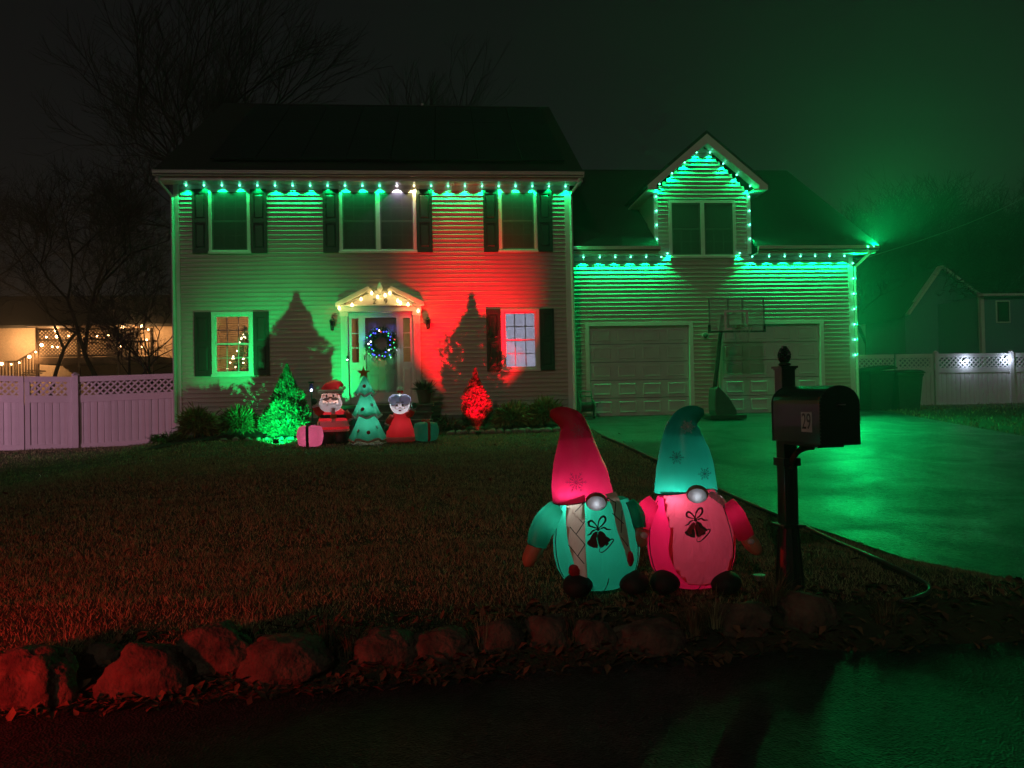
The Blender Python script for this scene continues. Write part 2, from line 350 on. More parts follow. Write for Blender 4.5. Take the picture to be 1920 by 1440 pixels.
# ------------------------------------------------------------------ facade tools
def intervals(x0, x1, cuts):
    segs = [(x0, x1)]
    for a, b in cuts:
        ns = []
        for s0, s1 in segs:
            if b <= s0 or a >= s1: ns.append((s0, s1)); continue
            if a > s0+.02: ns.append((s0, a))
            if b < s1-.02: ns.append((b, s1))
        segs = ns
    return segs
def siding(parent, x0, x1, z0, z1, Y, openings, m, exp=.1025, clip=None):
    z = z0
    while z < z1-.02:
        zt = min(z+exp, z1); a, b = x0, x1
        if clip:
            a, b = clip(z+exp*.5)
            if b-a < .06: break
        for s0, s1 in intervals(a, b, [(o[0], o[1]) for o in openings if o[2] < z+exp*.6 and o[3] > z+exp*.4]):
            n = max(1, int((s1-s0)/.55)); mb = MB(); V = []; Fq = []
            for i in range(n+1):
                x = s0+(s1-s0)*i/n; wz = .0022*mnoise.noise(Vector((x*1.1, z*9, 1))); wy = .0018*mnoise.noise(Vector((x*.9, z*7, 5)))
                pr = [(Y-.003+wy, zt+.012), (Y-.010+wy, z+exp*.5+wz), (Y-.027+wy, z+.007+wz), (Y-.027+wy, z+wz), (Y, z+wz), (Y, zt+.012)]
                V += [(x, p[0], p[1]) for p in pr]
            for i in range(n):
                for k in range(6): Fq.append((i*6+k, i*6+(k+1)%6, (i+1)*6+(k+1)%6, (i+1)*6+k))
            Fq += [tuple(range(5, -1, -1)), tuple(range(n*6, n*6+6))]
            mb.add(V, Fq).build('siding_board', m, parent)
        z += exp
def sheath(parent, x0, x1, z0, z1, Y0, Y1, openings, m, name='wall'):
    openings = [(o[0], o[1], max(o[2], z0), min(o[3], z1)) for o in openings]
    xs = sorted({x0, x1, *[o[0] for o in openings], *[o[1] for o in openings]}); zs = sorted({z0, z1, *[o[2] for o in openings], *[o[3] for o in openings]})
    mb = MB()
    for i in range(len(xs)-1):
        for j in range(len(zs)-1):
            cx, cz = (xs[i]+xs[i+1])/2, (zs[j]+zs[j+1])/2
            if any(o[0] < cx < o[1] and o[2] < cz < o[3] for o in openings): continue
            mb.box(xs[i], xs[i+1], Y0, Y1, zs[j], zs[j+1])
    return mb.build(name, m, parent)
def window(parent, x0, x1, z0, z1, Y, units=1, muntins=(2, 1), blind='half', only=None, wname='window', inner=None):
    """casing (the part itself) with sashes, muntins, panes and blind below it"""
    c = .075; mb = MB()
    mb.box(x0, x0+c, Y-.045, Y+.05, z0, z1).box(x1-c, x1, Y-.045, Y+.05, z0, z1).box(x0+c, x1-c, Y-.044, Y+.05, z1-c, z1).box(x0+c, x1-c, Y-.044, Y+.05, z0, z0+c*.8)
    mb.box(x0-.015, x1+.015, Y-.062, Y-.0455, z0-.025, z0+.03)
    ux = (x1-x0)/units
    for u in range(1, units): mb.box(x0+ux*u-.05, x0+ux*u+.05, Y-.045, Y+.05, z0+c*.8, z1-c)
    win = mb.build(wname, WHITE, parent, bevel=.004)
    for u in range(units):
        a = x0+ux*u+(c if u == 0 else .05); b = x0+ux*(u+1)-(c if u == units-1 else .05); lo, hi = z0+c*.8, z1-c; mid = (lo+hi)/2
        for k, (s0, s1, yy) in enumerate([(lo, mid+.02, Y-.018), (mid-.02, hi, Y+.012)]):
            f = .032; sb = MB()
            sb.box(a, a+f, yy-.012, yy+.012, s0, s1).box(b-f, b, yy-.012, yy+.012, s0, s1).box(a+f, b-f, yy-.0118, yy+.0118, s0, s0+f).box(a+f, b-f, yy-.0118, yy+.0118, s1-f, s1)
            sb.build('sash', WHITE, win)
            nx, nz = muntins
            if only is None or k == only:
                for i in range(1, nx+1):
                    xx = a+(b-a)*i/(nx+1); MB().box(xx-.011, xx+.011, yy+.003, yy+.011, s0+f, s1-f).build('muntin', WHITE, win)
                for i in range(1, nz+1):
                    zz = s0+(s1-s0)*i/(nz+1); MB().box(a+f, b-f, yy+.0032, yy+.0105, zz-.011, zz+.011).build('muntin', WHITE, win)
            MB().box(a+f, b-f, yy-.002, yy+.002, s0+f, s1-f).build('pane', GLASS, win)
        if blind == 'half':
            MB().box(a, b, Y-.037, Y-.035, lo, hi).build('insect_screen', SCREEN, win)
            sl = MB(); zb = mid+.02; zz = hi
            while zz > lo: 
                t = .35 if zz > zb else .9
                sl.add([(a, Y+.075, zz), (b, Y+.075, zz), (b, Y+.075+.018*t, zz-.028), (a, Y+.075+.018*t, zz-.028)], [(0,1,2,3)]); zz -= .026
            sl.build('blind', BLIND, win)
    return win
def shutter(parent, x0, x1, z0, z1, Y):
    mb = MB(); f = .055; y0, y1 = Y-.055, Y-.023; mid = z0+(z1-z0)*.5
    mb.box(x0, x0+f, y0, y1, z0, z1).box(x1-f, x1, y0, y1, z0, z1)
    for a, b in ((z0, z0+.11), (mid-.045, mid+.045), (z1-.11, z1)): mb.box(x0+f, x1-f, y0+.001, y1, a, b)
    s_ = mb.build('shutter', SHUT, parent, bevel=.004)
    for a, b in ((z0+.11, mid-.045), (mid+.045, z1-.11)):
        p = MB(); p.box(x0+f, x1-f, y0+.018, y1-.002, a, b)
        p.add([(x0+f+.02, y0+.018, a+.02), (x1-f-.02, y0+.018, a+.02), (x1-f-.02, y0+.018, b-.02), (x0+f+.02, y0+.018, b-.02),
               (x0+f+.045, y0+.006, a+.045), (x1-f-.045, y0+.006, a+.045), (x1-f-.045, y0+.006, b-.045), (x0+f+.045, y0+.006, b-.045)],
              [(4,5,6,7),(0,1,5,4),(1,2,6,5),(2,3,7,6),(3,0,4,7)])
        p.build('raised_panel', SHUT, s_)
def gutter(parent, x0, x1, Y, z, m=WHITE):
    # K-style gutter profile extruded along x; Y = back face
    pr = [(0, 0), (-.075, 0), (-.082, .03), (-.105, .055), (-.105, .085), (-.122, .09), (-.122, .108), (-.108, .108), (-.1, .1), (0, .1)]
    V = []; n = len(pr)
    for x in (x0, x1): V += [(x, Y+a, z+b) for a, b in pr]
    MB().add(V, [(k, (k+1)%n, (k+1)%n+n, k+n) for k in range(n)]+[tuple(range(n)), tuple(range(2*n-1, n-1, -1))]).build('gutter', m, parent)

# ------------------------------------------------------------------ main house
LED_ICO = MB().ball((0,0,0), .017, sub=1)
house = thing('house', 'two storey beige sided house with dark shutters and solar panels on its roof', 'house', (-1.6, 0, 0))
WX0, WX1, EZ = -6.1, 2.94, 5.50
UW = [(-5.35, -4.42), (-2.42, -.65), (1.27, 2.18)]; UZ = (3.95, 5.41)
LW = [(-5.32, -4.40), (1.28, 2.18)]; LZ = (1.15, 2.60)
DOOR = (-2.42, -.60, .45, 2.58)
OPN = [(a, b, *UZ) for a, b in UW]+[(a, b, *LZ) for a, b in LW]+[DOOR]
siding(house, WX0+.10, WX1-.10, .14, EZ, 0, OPN, SIDING)
sheath(house, WX0, WX1, .0, EZ+.1, .002, .12, OPN, DARKROOM)
MB().box(WX0-.0, WX1, -.012, .10, -.3, .14).build('foundation', mat('concrete', (.22, .21, .20), .9, bump=.4), house)
side = MB().box(WX0-.001, WX0+.12, .121, 10, -.3, EZ+.1).box(WX1-.12, WX1, .121, 10, -.3, EZ+.1).box(WX0, WX1, 9.9, 10.02, -.3, EZ+.1)
for xx in (WX0, WX1-.12): side.add([(xx, .0, EZ+.1), (xx, 10, EZ+.1), (xx, 5, 9.05), (xx+.12, .0, EZ+.1), (xx+.12, 10, EZ+.1), (xx+.12, 5, 9.05)], [(0,1,2),(3,5,4),(0,2,5,3),(1,4,5,2)])
side.build('side_wall', SIDING, house)
for x0, x1 in ((WX0-.025, WX0+.10), (WX1-.10, WX1+.025)): MB().box(x0, x1, -.035, .08, .0, EZ).build('corner_board', WHITE, house, bevel=.004)
MB().box(WX0, WX1, -.030, -.001, EZ-.10, EZ).build('frieze_board', SIDING, house)
# roof
RX0, RX1 = -6.38, 3.22; RY, RZ = 5.0, 9.22; FY, FZ = -.40, 5.66
sl = math.atan2(RZ-FZ, RY-FY)
def roof(parent, x0, x1, fy, fz, ry, rz, th=.10, name='roof'):
    by = 2*ry-fy
    V = [(x, y, z) for x in (x0, x1) for y, z in ((fy, fz), (ry, rz), (by, fz), (by, fz-th), (ry, rz-th*1.2), (fy, fz-th))]
    return MB().add(V, [(0,1,7,6),(1,2,8,7),(2,3,9,8),(3,4,10,9),(4,5,11,10),(5,0,6,11),(0,5,4,1),(1,4,3,2),(6,7,10,11),(7,8,9,10)]).build(name, ROOFM, parent)
rf = roof(house, RX0, RX1, FY-.10, FZ+.05, RY, RZ+.06)
MB().box(RX0+.02, RX1-.02, FY-.012, FY+.012, EZ, FZ).build('fascia', WHITE, house)
MB().box(RX0+.02, RX1-.02, FY+.013, -.032, EZ+.005, EZ+.03).build('soffit', WHITE, house)
for x0 in (RX0, RX1-.02):   # rake returns
    MB().prism([(x0+.0, EZ), (x0+.02, EZ), (x0+.02, FZ+.0), (x0, FZ+.0)], FY, .0).build('rake_board', WHITE, house)
gutter(house, RX0-.02, RX1+.02, FY-.013, EZ+.09)
# solar panels
du = Vector((0, math.cos(sl), math.sin(sl))); nn = Vector((0, -math.sin(sl), math.cos(sl))); p0 = Vector((0, FY-.10, FZ+.05))+nn*.06
pw, ph = 1.02, 1.72; pm = MB().add([(x, (du*v+nn*h).y, (du*v+nn*h).z) for h in (0, .04) for x, v in ((.014, .010), (pw-.014, .010), (pw-.014, ph-.010), (.014, ph-.010))],
    [(0,3,2,1),(4,5,6,7),(0,1,5,4),(1,2,6,5),(2,3,7,6),(3,0,4,7)]).mesh('solar_panel', SOLAR)
for i in range(8):
    for j in range(3): inst('solar_panel', pm, rf, p0+Vector((-5.3+i*pw, 0, 0))+du*(.55+j*ph))
MB().tube([(-.6, 5.6, 8.8), (-.6, 5.6, 9.55)], .05, 10).build('vent_pipe', WHITE, house)
for x0, x1 in UW: window(house, x0, x1, *UZ, 0, 2 if x1-x0 > 1.2 else 1, muntins=(2, 1))
wl = window(house, *LW[0], *LZ, 0, 1, muntins=(2, 1), blind=None)
wr = window(house, *LW[1], *LZ, 0, 1, muntins=(2, 1), blind=None)
for x0, x1, z in [(-5.71, -5.36, UZ), (-4.41, -4.05, UZ), (-2.79, -2.43, UZ), (-.64, -.28, UZ), (.91, 1.26, UZ), (2.19, 2.54, UZ), (-5.70, -5.335, LZ), (-4.385, -4.04, LZ), (.93, 1.265, LZ), (2.195, 2.53, LZ)]:
    shutter(house, x0, x1, z[0]-.01, z[1]+.0, 0)
# rooms behind the upper windows, lit rooms below
def room(x0, x1, z0, z1, d, m, nm='room', side_=1):
    t = .03; mb = MB().box(x0-t, x1+t, d, d+t, z0-t, z1+t).box(x0-t, x0, .121, d, z0, z1).box(x1, x1+t, .121, d, z0, z1).box(x0-t, x1+t, .121, d, z1, z1+t).box(x0-t, x1+t, .121, d, z0-t, z0)
    return mb.build(nm, m, house)
ROOMW = mat('room_wall_warm', (.55, .42, .28), .85, var=.08)
room(-5.9, -3.6, .45, 2.85, 2.6, ROOMW)
sl_ = MB(); zz = LZ[1]-.08
while zz > LZ[0]+.08:
    sl_.add([(-5.25, .085, zz), (-4.47, .085, zz), (-4.47, .105, zz-.010), (-5.25, .105, zz-.010)], [(0,1,2,3)]); zz -= .042
sl_.build('blind', mat('wood_blind', (.40, .27, .15), .6), wl)
light('room_lamp', 'POINT', (-4.2, 1.5, 2.5), 75, (1.0, .60, .28), house, radius=.12)
SHADE = nylon('roller_shade', (.80, .80, .84), .85, bump=.05, bscale=3)
MB().box(1.352, 2.108, .075, .079, LZ[0]+.06, LZ[1]-.075).build('roller_shade', SHADE, wr)
room(1.0, 2.5, .8, 2.85, 1.6, mat('room_wall_white', (.7, .7, .75), .8))
light('room_lamp', 'POINT', (1.75, 1.0, 1.35), 85, (.84, .85, 1.0), house, radius=.15)
# entrance: surround, pediment, sidelights, door
dx0, dx1, dz0, dz1 = DOOR
ent = MB()
for a, b in ((dx0, dx0+.16), (dx1-.16, dx1)): 
    ent.box(a, b, -.09, .10, dz0, dz1-.02); ent.box(a-.02, b+.02, -.11, -.0905, dz0, dz0+.2); ent.box(a-.02, b+.02, -.11, -.0905, dz1-.12, dz1-.02)
    for k in range(3): ent.box(a+.025+k*.045, a+.045+k*.045, -.10, -.0905, dz0+.22, dz1-.14)
ent.box(dx0-.03, dx1+.03, -.13, .10, dz1-.0195, dz1+.10)
entr = ent.build('door_surround', WHITE, house, bevel=.003)
pz = dz1+.1005; pcx = (dx0+dx1)/2
MB().box(dx0-.10, dx1+.10, -.20, -.0, pz, pz+.045).build('cornice', WHITE, entr, bevel=.006)
MB().prism([(dx0-.0, pz+.0455), (dx1, pz+.0455), (pcx, pz+.40)], -.10, -.001).build('pediment_panel', WHITE, entr)
for sgn in (-1, 1):
    a = pcx+sgn*1.01; b = pcx+sgn*.24
    MB().prism([(a, pz+.046), (a-sgn*.16, pz+.046), (b, pz+.37), (b, pz+.45), (b+sgn*.03, pz+.46), (a, pz+.09)][::sgn], -.20, -.0).build('raking_cornice', WHITE, entr, bevel=.006)
    MB().tube([(b, -.205, pz+.36), (b, -.10, pz+.36)], .06, 14).build('rosette', WHITE, entr)
MB().lathe([(.02, 0), (.06, .01), (.06, .03), (.03, .05), (.02, .10), (.05, .16), (.062, .21), (.05, .27), (.02, .32), (.008, .36)], (pcx, -.12, pz+.20), 14).build('urn_finial', WHITE, entr, smooth=True)
MB().box(pcx-.065, pcx+.065, -.155, -.1, pz+.0455, pz+.20).build('urn_plinth', WHITE, entr)
def text(t, size, depth, m, parent, loc, rot, name='numerals'):
    c = bpy.data.curves.new('t', 'FONT'); c.body = t; c.size = size; c.extrude = depth; c.align_x = 'CENTER'; c.align_y = 'CENTER'
    to = bpy.data.objects.new('t', c); COL.objects.link(to); bpy.context.view_layer.update()
    me = bpy.data.meshes.new_from_object(to.evaluated_get(bpy.context.evaluated_depsgraph_get())); bpy.data.objects.remove(to)
    me.materials.clear(); me.materials.append(m); me.name = name
    return inst(name, me, parent, loc, rot)
text('2', .17, .006, BLACK, entr, (pcx-.13, -.108, pz+.115), (R(90), 0, 0), 'numeral')
text('9', .17, .006, BLACK, entr, (pcx+.13, -.108, pz+.115), (R(90), 0, 0), 'numeral')
# sidelights
sx = [(dx0+.17, dx0+.47), (dx1-.47, dx1-.17)]
for a, b in sx:
    mb = MB().box(a, b, -.02, .06, dz0, dz0+.95).box(a, a+.07, -.02, .06, dz0+.95, dz1-.03).box(b-.07, b, -.02, .06, dz0+.95, dz1-.03).box(a+.07, b-.07, -.019, .06, dz1-.16, dz1-.03)
    mb.add([(a+.05, -.02, dz0+.12), (b-.05, -.02, dz0+.12), (b-.05, -.02, dz0+.82), (a+.05, -.02, dz0+.82), (a+.08, -.032, dz0+.15), (b-.08, -.032, dz0+.15), (b-.08, -.032, dz0+.79), (a+.08, -.032, dz0+.79)], [(4,5,6,7),(0,1,5,4),(1,2,6,5),(2,3,7,6),(3,0,4,7)])
    s_ = mb.build('sidelight', WHITE, entr)
    for k in (1, 2): MB().box(a+.07, b-.07, -.008, .01, dz0+.95+k*.336-.008, dz0+.95+k*.336+.008).build('muntin', WHITE, entr)
    MB().box(a+.07, b-.07, .008+.005, .018, dz0+.95, dz1-.16).build('pane', GLASS, entr)
dA, dB = dx0+.47, dx1-.47
fr = MB().box(dA, dA+.03, -.03, .06, dz0, dz1-.03).box(dB-.03, dB, -.03, .06, dz0, dz1-.03).box(dA+.03, dB-.03, -.029, .06, dz1-.09, dz1-.03).box(dA, dB, -.06, .06, dz0, dz0+.05)
fr.build('door_frame', WHITE, entr)
door = MB().box(dA+.03, dB-.03, .03, .065, dz0+.05, dz1-.09).build('front_door', DOORW, entr)
dw = (dB-dA-.06)
for i in range(2):
    for z0, z1 in ((.10, .62), (.72, 1.30), (1.40, 1.85)):
        a = dA+.03+.10+i*(dw/2-.03); b = a+dw/2-.17; z0 += dz0+.05; z1 += dz0+.05
        MB().add([(a, .0295, z0), (b, .0295, z0), (b, .0295, z1), (a, .0295, z1), (a+.03, .018, z0+.03), (b-.03, .018, z0+.03), (b-.03, .018, z1-.03), (a+.03, .018, z1-.03)], [(4,5,6,7),(0,1,5,4),(1,2,6,5),(2,3,7,6),(3,0,4,7)]).build('raised_panel', DOORW, entr)
st = MB().box(dA+.03, dA+.08, -.02, .0, dz0+.05, dz1-.09).box(dB-.08, dB-.03, -.02, .0, dz0+.05, dz1-.09).box(dA+.08, dB-.08, -.019, .0, dz1-.15, dz1-.09).box(dA+.08, dB-.08, -.019, .0, dz0+.05, dz0+.25)
st.build('storm_door', WHITE, entr)
MB().box(dA+.08, dB-.08, -.012, -.008, dz0+.25, dz1-.15).build('storm_glass', GLASS, entr)
MB().tube([(dA+.055, -.06, dz0+1.0), (dA+.055, -.06, dz0+1.12)], .012, 8).build('door_handle', BLACK, entr)
MB().box(dx0+.125, dx0+.165, -.115, -.091, dz0+.98, dz0+1.10).build('doorbell', BLACKP, entr)
MB().ball((dx0+.145, -.118, dz0+1.01), .013, sub=1).build('doorbell_light', E_COOL, entr)
room(dx0+.1, dx1-.1, .5, 2.6, 2.0, ROOMW, 'hallway')
light('hall_lamp', 'POINT', (-1.5, 1.2, 2.2), 9, (1.0, .68, .32), house, radius=.1)
for a, b in sx[:1]:
    MB().tube([(a+.16, .35, 1.0), (a+.16, .35, 2.4)], .03, 8).build('curtain_cord', mat('gold_trim', (.6, .4, .1), .4), house)
# wall lanterns
def sconce(px, lab):
    x = px; z = 2.30; t = thing('wall_lantern', lab, 'lantern', (x, -.03, z))
    MB().box(x-.035, x+.035, -.05, -.022, z-.04, z+.12).build('back_plate', BLACK, t)
    MB().tube([(x, -.05, z+.1), (x, -.11, z+.16), (x, -.15, z+.12)], .008, 6).build('arm', BLACK, t)
    MB().lathe([(.012, .12), (.07, .06), (.075, .05), (.055, .05)], (x, -.15, z), 8).build('cap', BLACK, t)
    MB().lathe([(.034, -.13), (.055, .049)], (x, -.15, z), 6).build('glass', glass('lantern_glass', (.8, .8, .8), .15), t)
    fr_ = MB()
    for k in range(6):
        a = k*math.pi/3; fr_.obox((x+.035*math.cos(a), -.15+.035*math.sin(a), z-.13), (x+.057*math.cos(a), -.15+.057*math.sin(a), z+.05), .008, .008)
    fr_.lathe([(.01, -.17), (.04, -.15), (.038, -.13)], (x, -.15, z), 8)
    fr_.build('cage', BLACK, t)
sconce(-2.60, 'black wall lantern on the green lit side of the front door'); sconce(-.42, 'black wall lantern on the red lit side of the front door')
# stoop
stp = thing('front_steps', 'dark stone steps up to the front door', 'steps', (-1.4, -.7, -.1))
for k, (z1, y0) in enumerate([(.42, -1.0), (.26, -1.32), (.10, -1.64)]):
    MB().box(-2.40, -.36, y0+.02, -.115, -.35 if k == 2 else z1-.18, z1-.045).build('riser', BRICKD, stp)
    MB().box(-2.44+k*.001, -.32-k*.001, y0-.02, (-.114 if k == 0 else y0+.34), z1-.044, z1).build('tread', BRICKD, stp, bevel=.008)

# ------------------------------------------------------------------ garage wing
gar = thing('garage_wing', 'low garage wing with two white doors and a gabled dormer', 'garage', (6.5, .6, 0))
GY = .6; GX0, GX1, GE = 2.965, 10.22, 3.92
GD = [(3.38, 6.08, 0.0, 2.31), (6.72, 9.44, 0.0, 2.31)]
DM = 6.39; DW = 1.18; DWIN = (DM-.86, DM+.84, 3.90, 5.32)
siding(gar, GX0, GX1-.10, .02, GE, GY, GD+[(DWIN[0]-0, DWIN[1], 3.88, 5.4)], GSIDING)
sheath(gar, GX0, GX1, 0, GE, GY+.002, GY+.12, GD+[DWIN], DARKROOM)
def dclip(z):
    if z < 5.52: return (DM-DW, DM+DW)
    h = max(0, (6.72-z)/1.2*DW); return (DM-h, DM+h)
siding(gar, 0, 0, GE+.0025, 6.75, GY, [DWIN], GSIDING, clip=dclip)
dwall = MB()
for a, b, c, d in ((DM-DW, DWIN[0], GE, 5.5), (DWIN[1], DM+DW, GE, 5.5), (DWIN[0], DWIN[1], DWIN[3], 5.5)): dwall.box(a, b, GY+.002, GY+.12, c, d)
dwall.prism([(DM-DW, 5.5), (DM+DW, 5.5), (DM, 6.72)], GY+.002, GY+.12)
dwall.build('dormer_wall', DARKROOM, gar)
for sgn in (-1, 1):
    x = DM+sgn*DW
    MB().prism([(x-.05, 3.98), (x+.05, 3.98), (x+.05, 5.5), (x-.05, 5.5)], GY-.035, GY+.10).build('dormer_corner_board', WHITE, gar)
    # dormer cheek, a triangle running back to the roof
    xx = x+sgn*.02
    MB().add([(xx, GY+.1, 4.30), (xx, GY+.1, 5.5), (xx, GY+2.1, 5.5), (xx-sgn*.06, GY+.1, 4.30), (xx-sgn*.06, GY+.1, 5.5), (xx-sgn*.06, GY+2.1, 5.5)], [(0,1,2),(3,5,4),(0,3,4,1),(1,4,5,2),(2,5,3,0)]).build('dormer_cheek', SIDING, gar)
window(gar, *DWIN, GY, 2, muntins=(2, 1), only=0, blind='half')
# dormer roof with deep rake
apx, apz, ehw, ez = DM+.03, 6.86, 1.50, 5.50
for sgn in (-1, 1):
    a = Vector((apx, 0, apz)); b = Vector((apx+sgn*ehw, 0, ez+.10)); nrm = Vector((sgn*(apz-ez), 0, ehw)).normalized()*.07
    V = []
    for q, y0, y1 in ((a, .22, 4.6), (b, .22, 2.75)):
        V += [(q.x, y0, q.z), (q.x, y1, q.z), (q.x+nrm.x, y0, q.z+nrm.z), (q.x+nrm.x, y1, q.z+nrm.z)]
    V[2] = (a.x, .22, a.z+.09); V[3] = (a.x, 4.6, a.z+.09)
    MB().add(V, [(0,4,5,1),(2,3,7,6),(0,2,6,4),(1,5,7,3),(4,6,7,5),(0,1,3,2)]).build('dormer_roof', ROOFM, gar)
    # rake fascia, soffit return
    rk = MB().prism([(apx, apz-.005), (apx+sgn*(ehw+.0), ez+.095), (apx+sgn*(ehw+.0), ez-.02), (apx+sgn*(ehw-.22), ez-.02), (apx+sgn*(ehw-.22), ez+.10), (apx, apz-.24)][::sgn], .19, .2195)
    rk.build('rake_fascia', WHITE, gar)
    MB().add([(apx, .2205, apz-.16), (apx+sgn*(ehw-.15), .2205, ez+.075), (apx+sgn*(ehw-.15), GY-.025, ez+.075), (apx, GY-.025, apz-.16)], [(0,1,2,3)]).build('rake_soffit', WHITE, gar)
    MB().box(*sorted((apx+sgn*(ehw-.34), apx+sgn*(ehw-.005))), .2205, GY+1.9, ez-.02, ez+.02).build('eave_return', WHITE, gar)
for a, b in ((GX1-.10, GX1+.025),): MB().box(a, b, GY-.035, GY+.08, 0, GE).build('corner_board', WHITE, gar, bevel=.004)
MB().box(GX1-.12, GX1, GY+.121, 9.8, -.3, GE).build('side_wall', SIDING, gar)
MB().add([(GX1-.1, GY, GE), (GX1-.1, 9.8, GE), (GX1-.1, 5.2, 7.2), (GX1, GY, GE), (GX1, 9.8, GE), (GX1, 5.2, 7.2)], [(0,1,2),(3,5,4),(0,3,4,1),(1,4,5,2),(2,5,3,0)]).build('gable_wall', SIDING, gar)
for a, b, y0 in ((WX1+.03, DM-DW-.05, .10), (DM-DW-.049, DM+DW+.049, 1.3), (DM+DW+.05, GX1+.48, .10)):
    _sl = (7.42-4.08)/(5.15-.10); za = 4.08+(y0-.10)*_sl; th = .10
    V = [(x, y, z) for x in (a, b) for y, z in ((y0, za), (5.15, 7.42), (10.2, 4.08), (10.2, 3.98), (5.15, 7.30), (y0, za-th))]
    MB().add(V, [(0,1,7,6),(1,2,8,7),(2,3,9,8),(3,4,10,9),(4,5,11,10),(5,0,6,11),(0,5,4,1),(1,4,3,2),(6,7,10,11),(7,8,9,10)]).build('roof', ROOFM, gar)
for a, b in ((GX0+.03, DM-DW-.06), (DM+DW+.06, GX1+.42)):
    MB().box(a, b, .188, .212, GE, 4.04).build('fascia', WHITE, gar)
    MB().box(a, b, .213, GY-.026, GE+.005, GE+.03).build('soffit', WHITE, gar)
    gutter(gar, a-.02, b+.04, .187, GE+.06)
# doors
for x0, x1, z0, z1 in GD:
    tr = MB().box(x0, x0+.10, GY-.04, GY+.10, 0, z1).box(x1-.10, x1, GY-.04, GY+.10, 0, z1).box(x0+.10, x1-.10, GY-.039, GY+.10, z1-.09, z1)
    gd = tr.build('garage_door', WHITE, gar, bevel=.004)
    a, b, top = x0+.105, x1-.105, z1-.095; n = 5; h = top/n
    for i in range(n):
        MB().box(a, b, GY+.06, GY+.095, i*h+.012, (i+1)*h-.002).build('door_section', GDOOR, gd, bevel=.004)
        cw = (b-a)/4
        for k in range(4):
            p, q, r_, s_ = a+k*cw+.09, a+(k+1)*cw-.09, i*h+.08, (i+1)*h-.075
            MB().add([(p, GY+.0598, r_), (q, GY+.0598, r_), (q, GY+.0598, s_), (p, GY+.0598, s_), (p+.02, GY+.046, r_+.02), (q-.02, GY+.046, r_+.02), (q-.02, GY+.046, s_-.02), (p+.02, GY+.046, s_-.02),
                      (p+.05, GY+.052, r_+.05), (q-.05, GY+.052, r_+.05), (q-.05, GY+.052, s_-.05), (p+.05, GY+.052, s_-.05)],
                     [(8,9,10,11),(0,1,5,4),(1,2,6,5),(2,3,7,6),(3,0,4,7),(4,5,9,8),(5,6,10,9),(6,7,11,10),(7,4,8,11)]).build('raised_panel', GDOOR, gd)
    MB().box(a, b, GY+.055, GY+.098, 0, .0115).build('door_seal', BLACKP, gd)
# house downspouts
def downspout(px_list, parent, name='downspout'): MB().tube(px_list, .038, 4, ref=(0, 1, .01)).build(name, WHITE, parent)
downspout([(-6.30, -.45, 5.58), (-6.30, -.42, 5.48), (-6.13, -.08, 5.22), (-6.13, -.075, 4.9), (-6.13, -.075, .1)], house)
downspout([(3.14, -.45, 5.58), (3.14, -.42, 5.48), (2.99, -.06, 5.3), (2.99, -.05, 4.9), (2.99, -.05, .1)], house)
downspout([(10.45, .14, 3.99), (10.45, .16, 3.9), (10.27, .50, 3.62), (10.27, .52, 3.3), (10.27, .52, .05)], gar)
# ------------------------------------------------------------------ string lights
LEDM = {k: MB().ball((0,0,0), .019, sub=1).mesh('bulb', m) for k, m in (('g', E_GREEN), ('w', E_WHITE), ('y', E_YELL))}
LEDC = {'g': GREEN, 'w': (.85, .75, 1.0), 'y': (1.0, .85, .35)}
def leds(name, label, pts, dirs, cols, power, size=104, blend=.12, drop=.03, wire=True, grp='green outline light strings on the house'):
    t = thing(name, label, 'string lights', tuple(pts[0]), grp)
    if wire: MB().tube(pts, .005, 4).build('cable', WHITE, t)
    cl = MB().lathe([(.012, 0), (.016, .012), (.016, .03)], (0, 0, 0), 8).mesh('bulb_holder', WHITE)
    for p, d, c in zip(pts, dirs, cols):
        p = Vector(p); d = Vector(d).normalized(); bp = p+d*drop
        b = inst('bulb', LEDM[c], t, bp)
        b['_w'] = tuple(bp)
        light('bulb_light', 'SPOT', bp+d*.024, power, LEDC[c], b, radius=.012, size=size, blend=blend, aim=bp+d)
    return t
n = 23; xs = np.linspace(at(349, 335, -.1).x, at(1060, 341, -.1).x, n)
leds('string_lights', 'row of lights under the eave of the two storey house', [(x, -.115, EZ+.0) for x in xs], [(0, .05, -1)]*n,
     ['w' if i == 12 else 'y' if i == 13 else 'g' for i in range(n)], 25)
gl = [at(1050+x/4.5, 480, .5).x for x in (195, 332, 462, 592, 722, 850)]; gr = [at(1400+x/3.6, 476, .5).x for x in (32, 145, 250, 356, 455, 552, 652)]
leds('string_lights', 'row of green lights under the garage eave left of the dormer', [(x, GY-.155, GE) for x in gl], [(0, .05, -1)]*6, 'g'*6, 44)
leds('string_lights', 'row of green lights under the garage eave right of the dormer', [(x, GY-.155, GE) for x in gr], [(0, .05, -1)]*7, 'g'*7, 56)
dl = []
for sgn, ts in ((-1, (.80, .57, .34, .12)), (1, (.12, .36, .60, .84))):
    for t_ in ts: dl.append((apx+sgn*t_*(ehw-.1), GY-.10, apz-.20-t_*(apz-ez-.20)))
leds('string_lights', 'green lights following the dormer gable', dl, [(0, .12, -1)]*8, 'g'*8, 28, size=110)
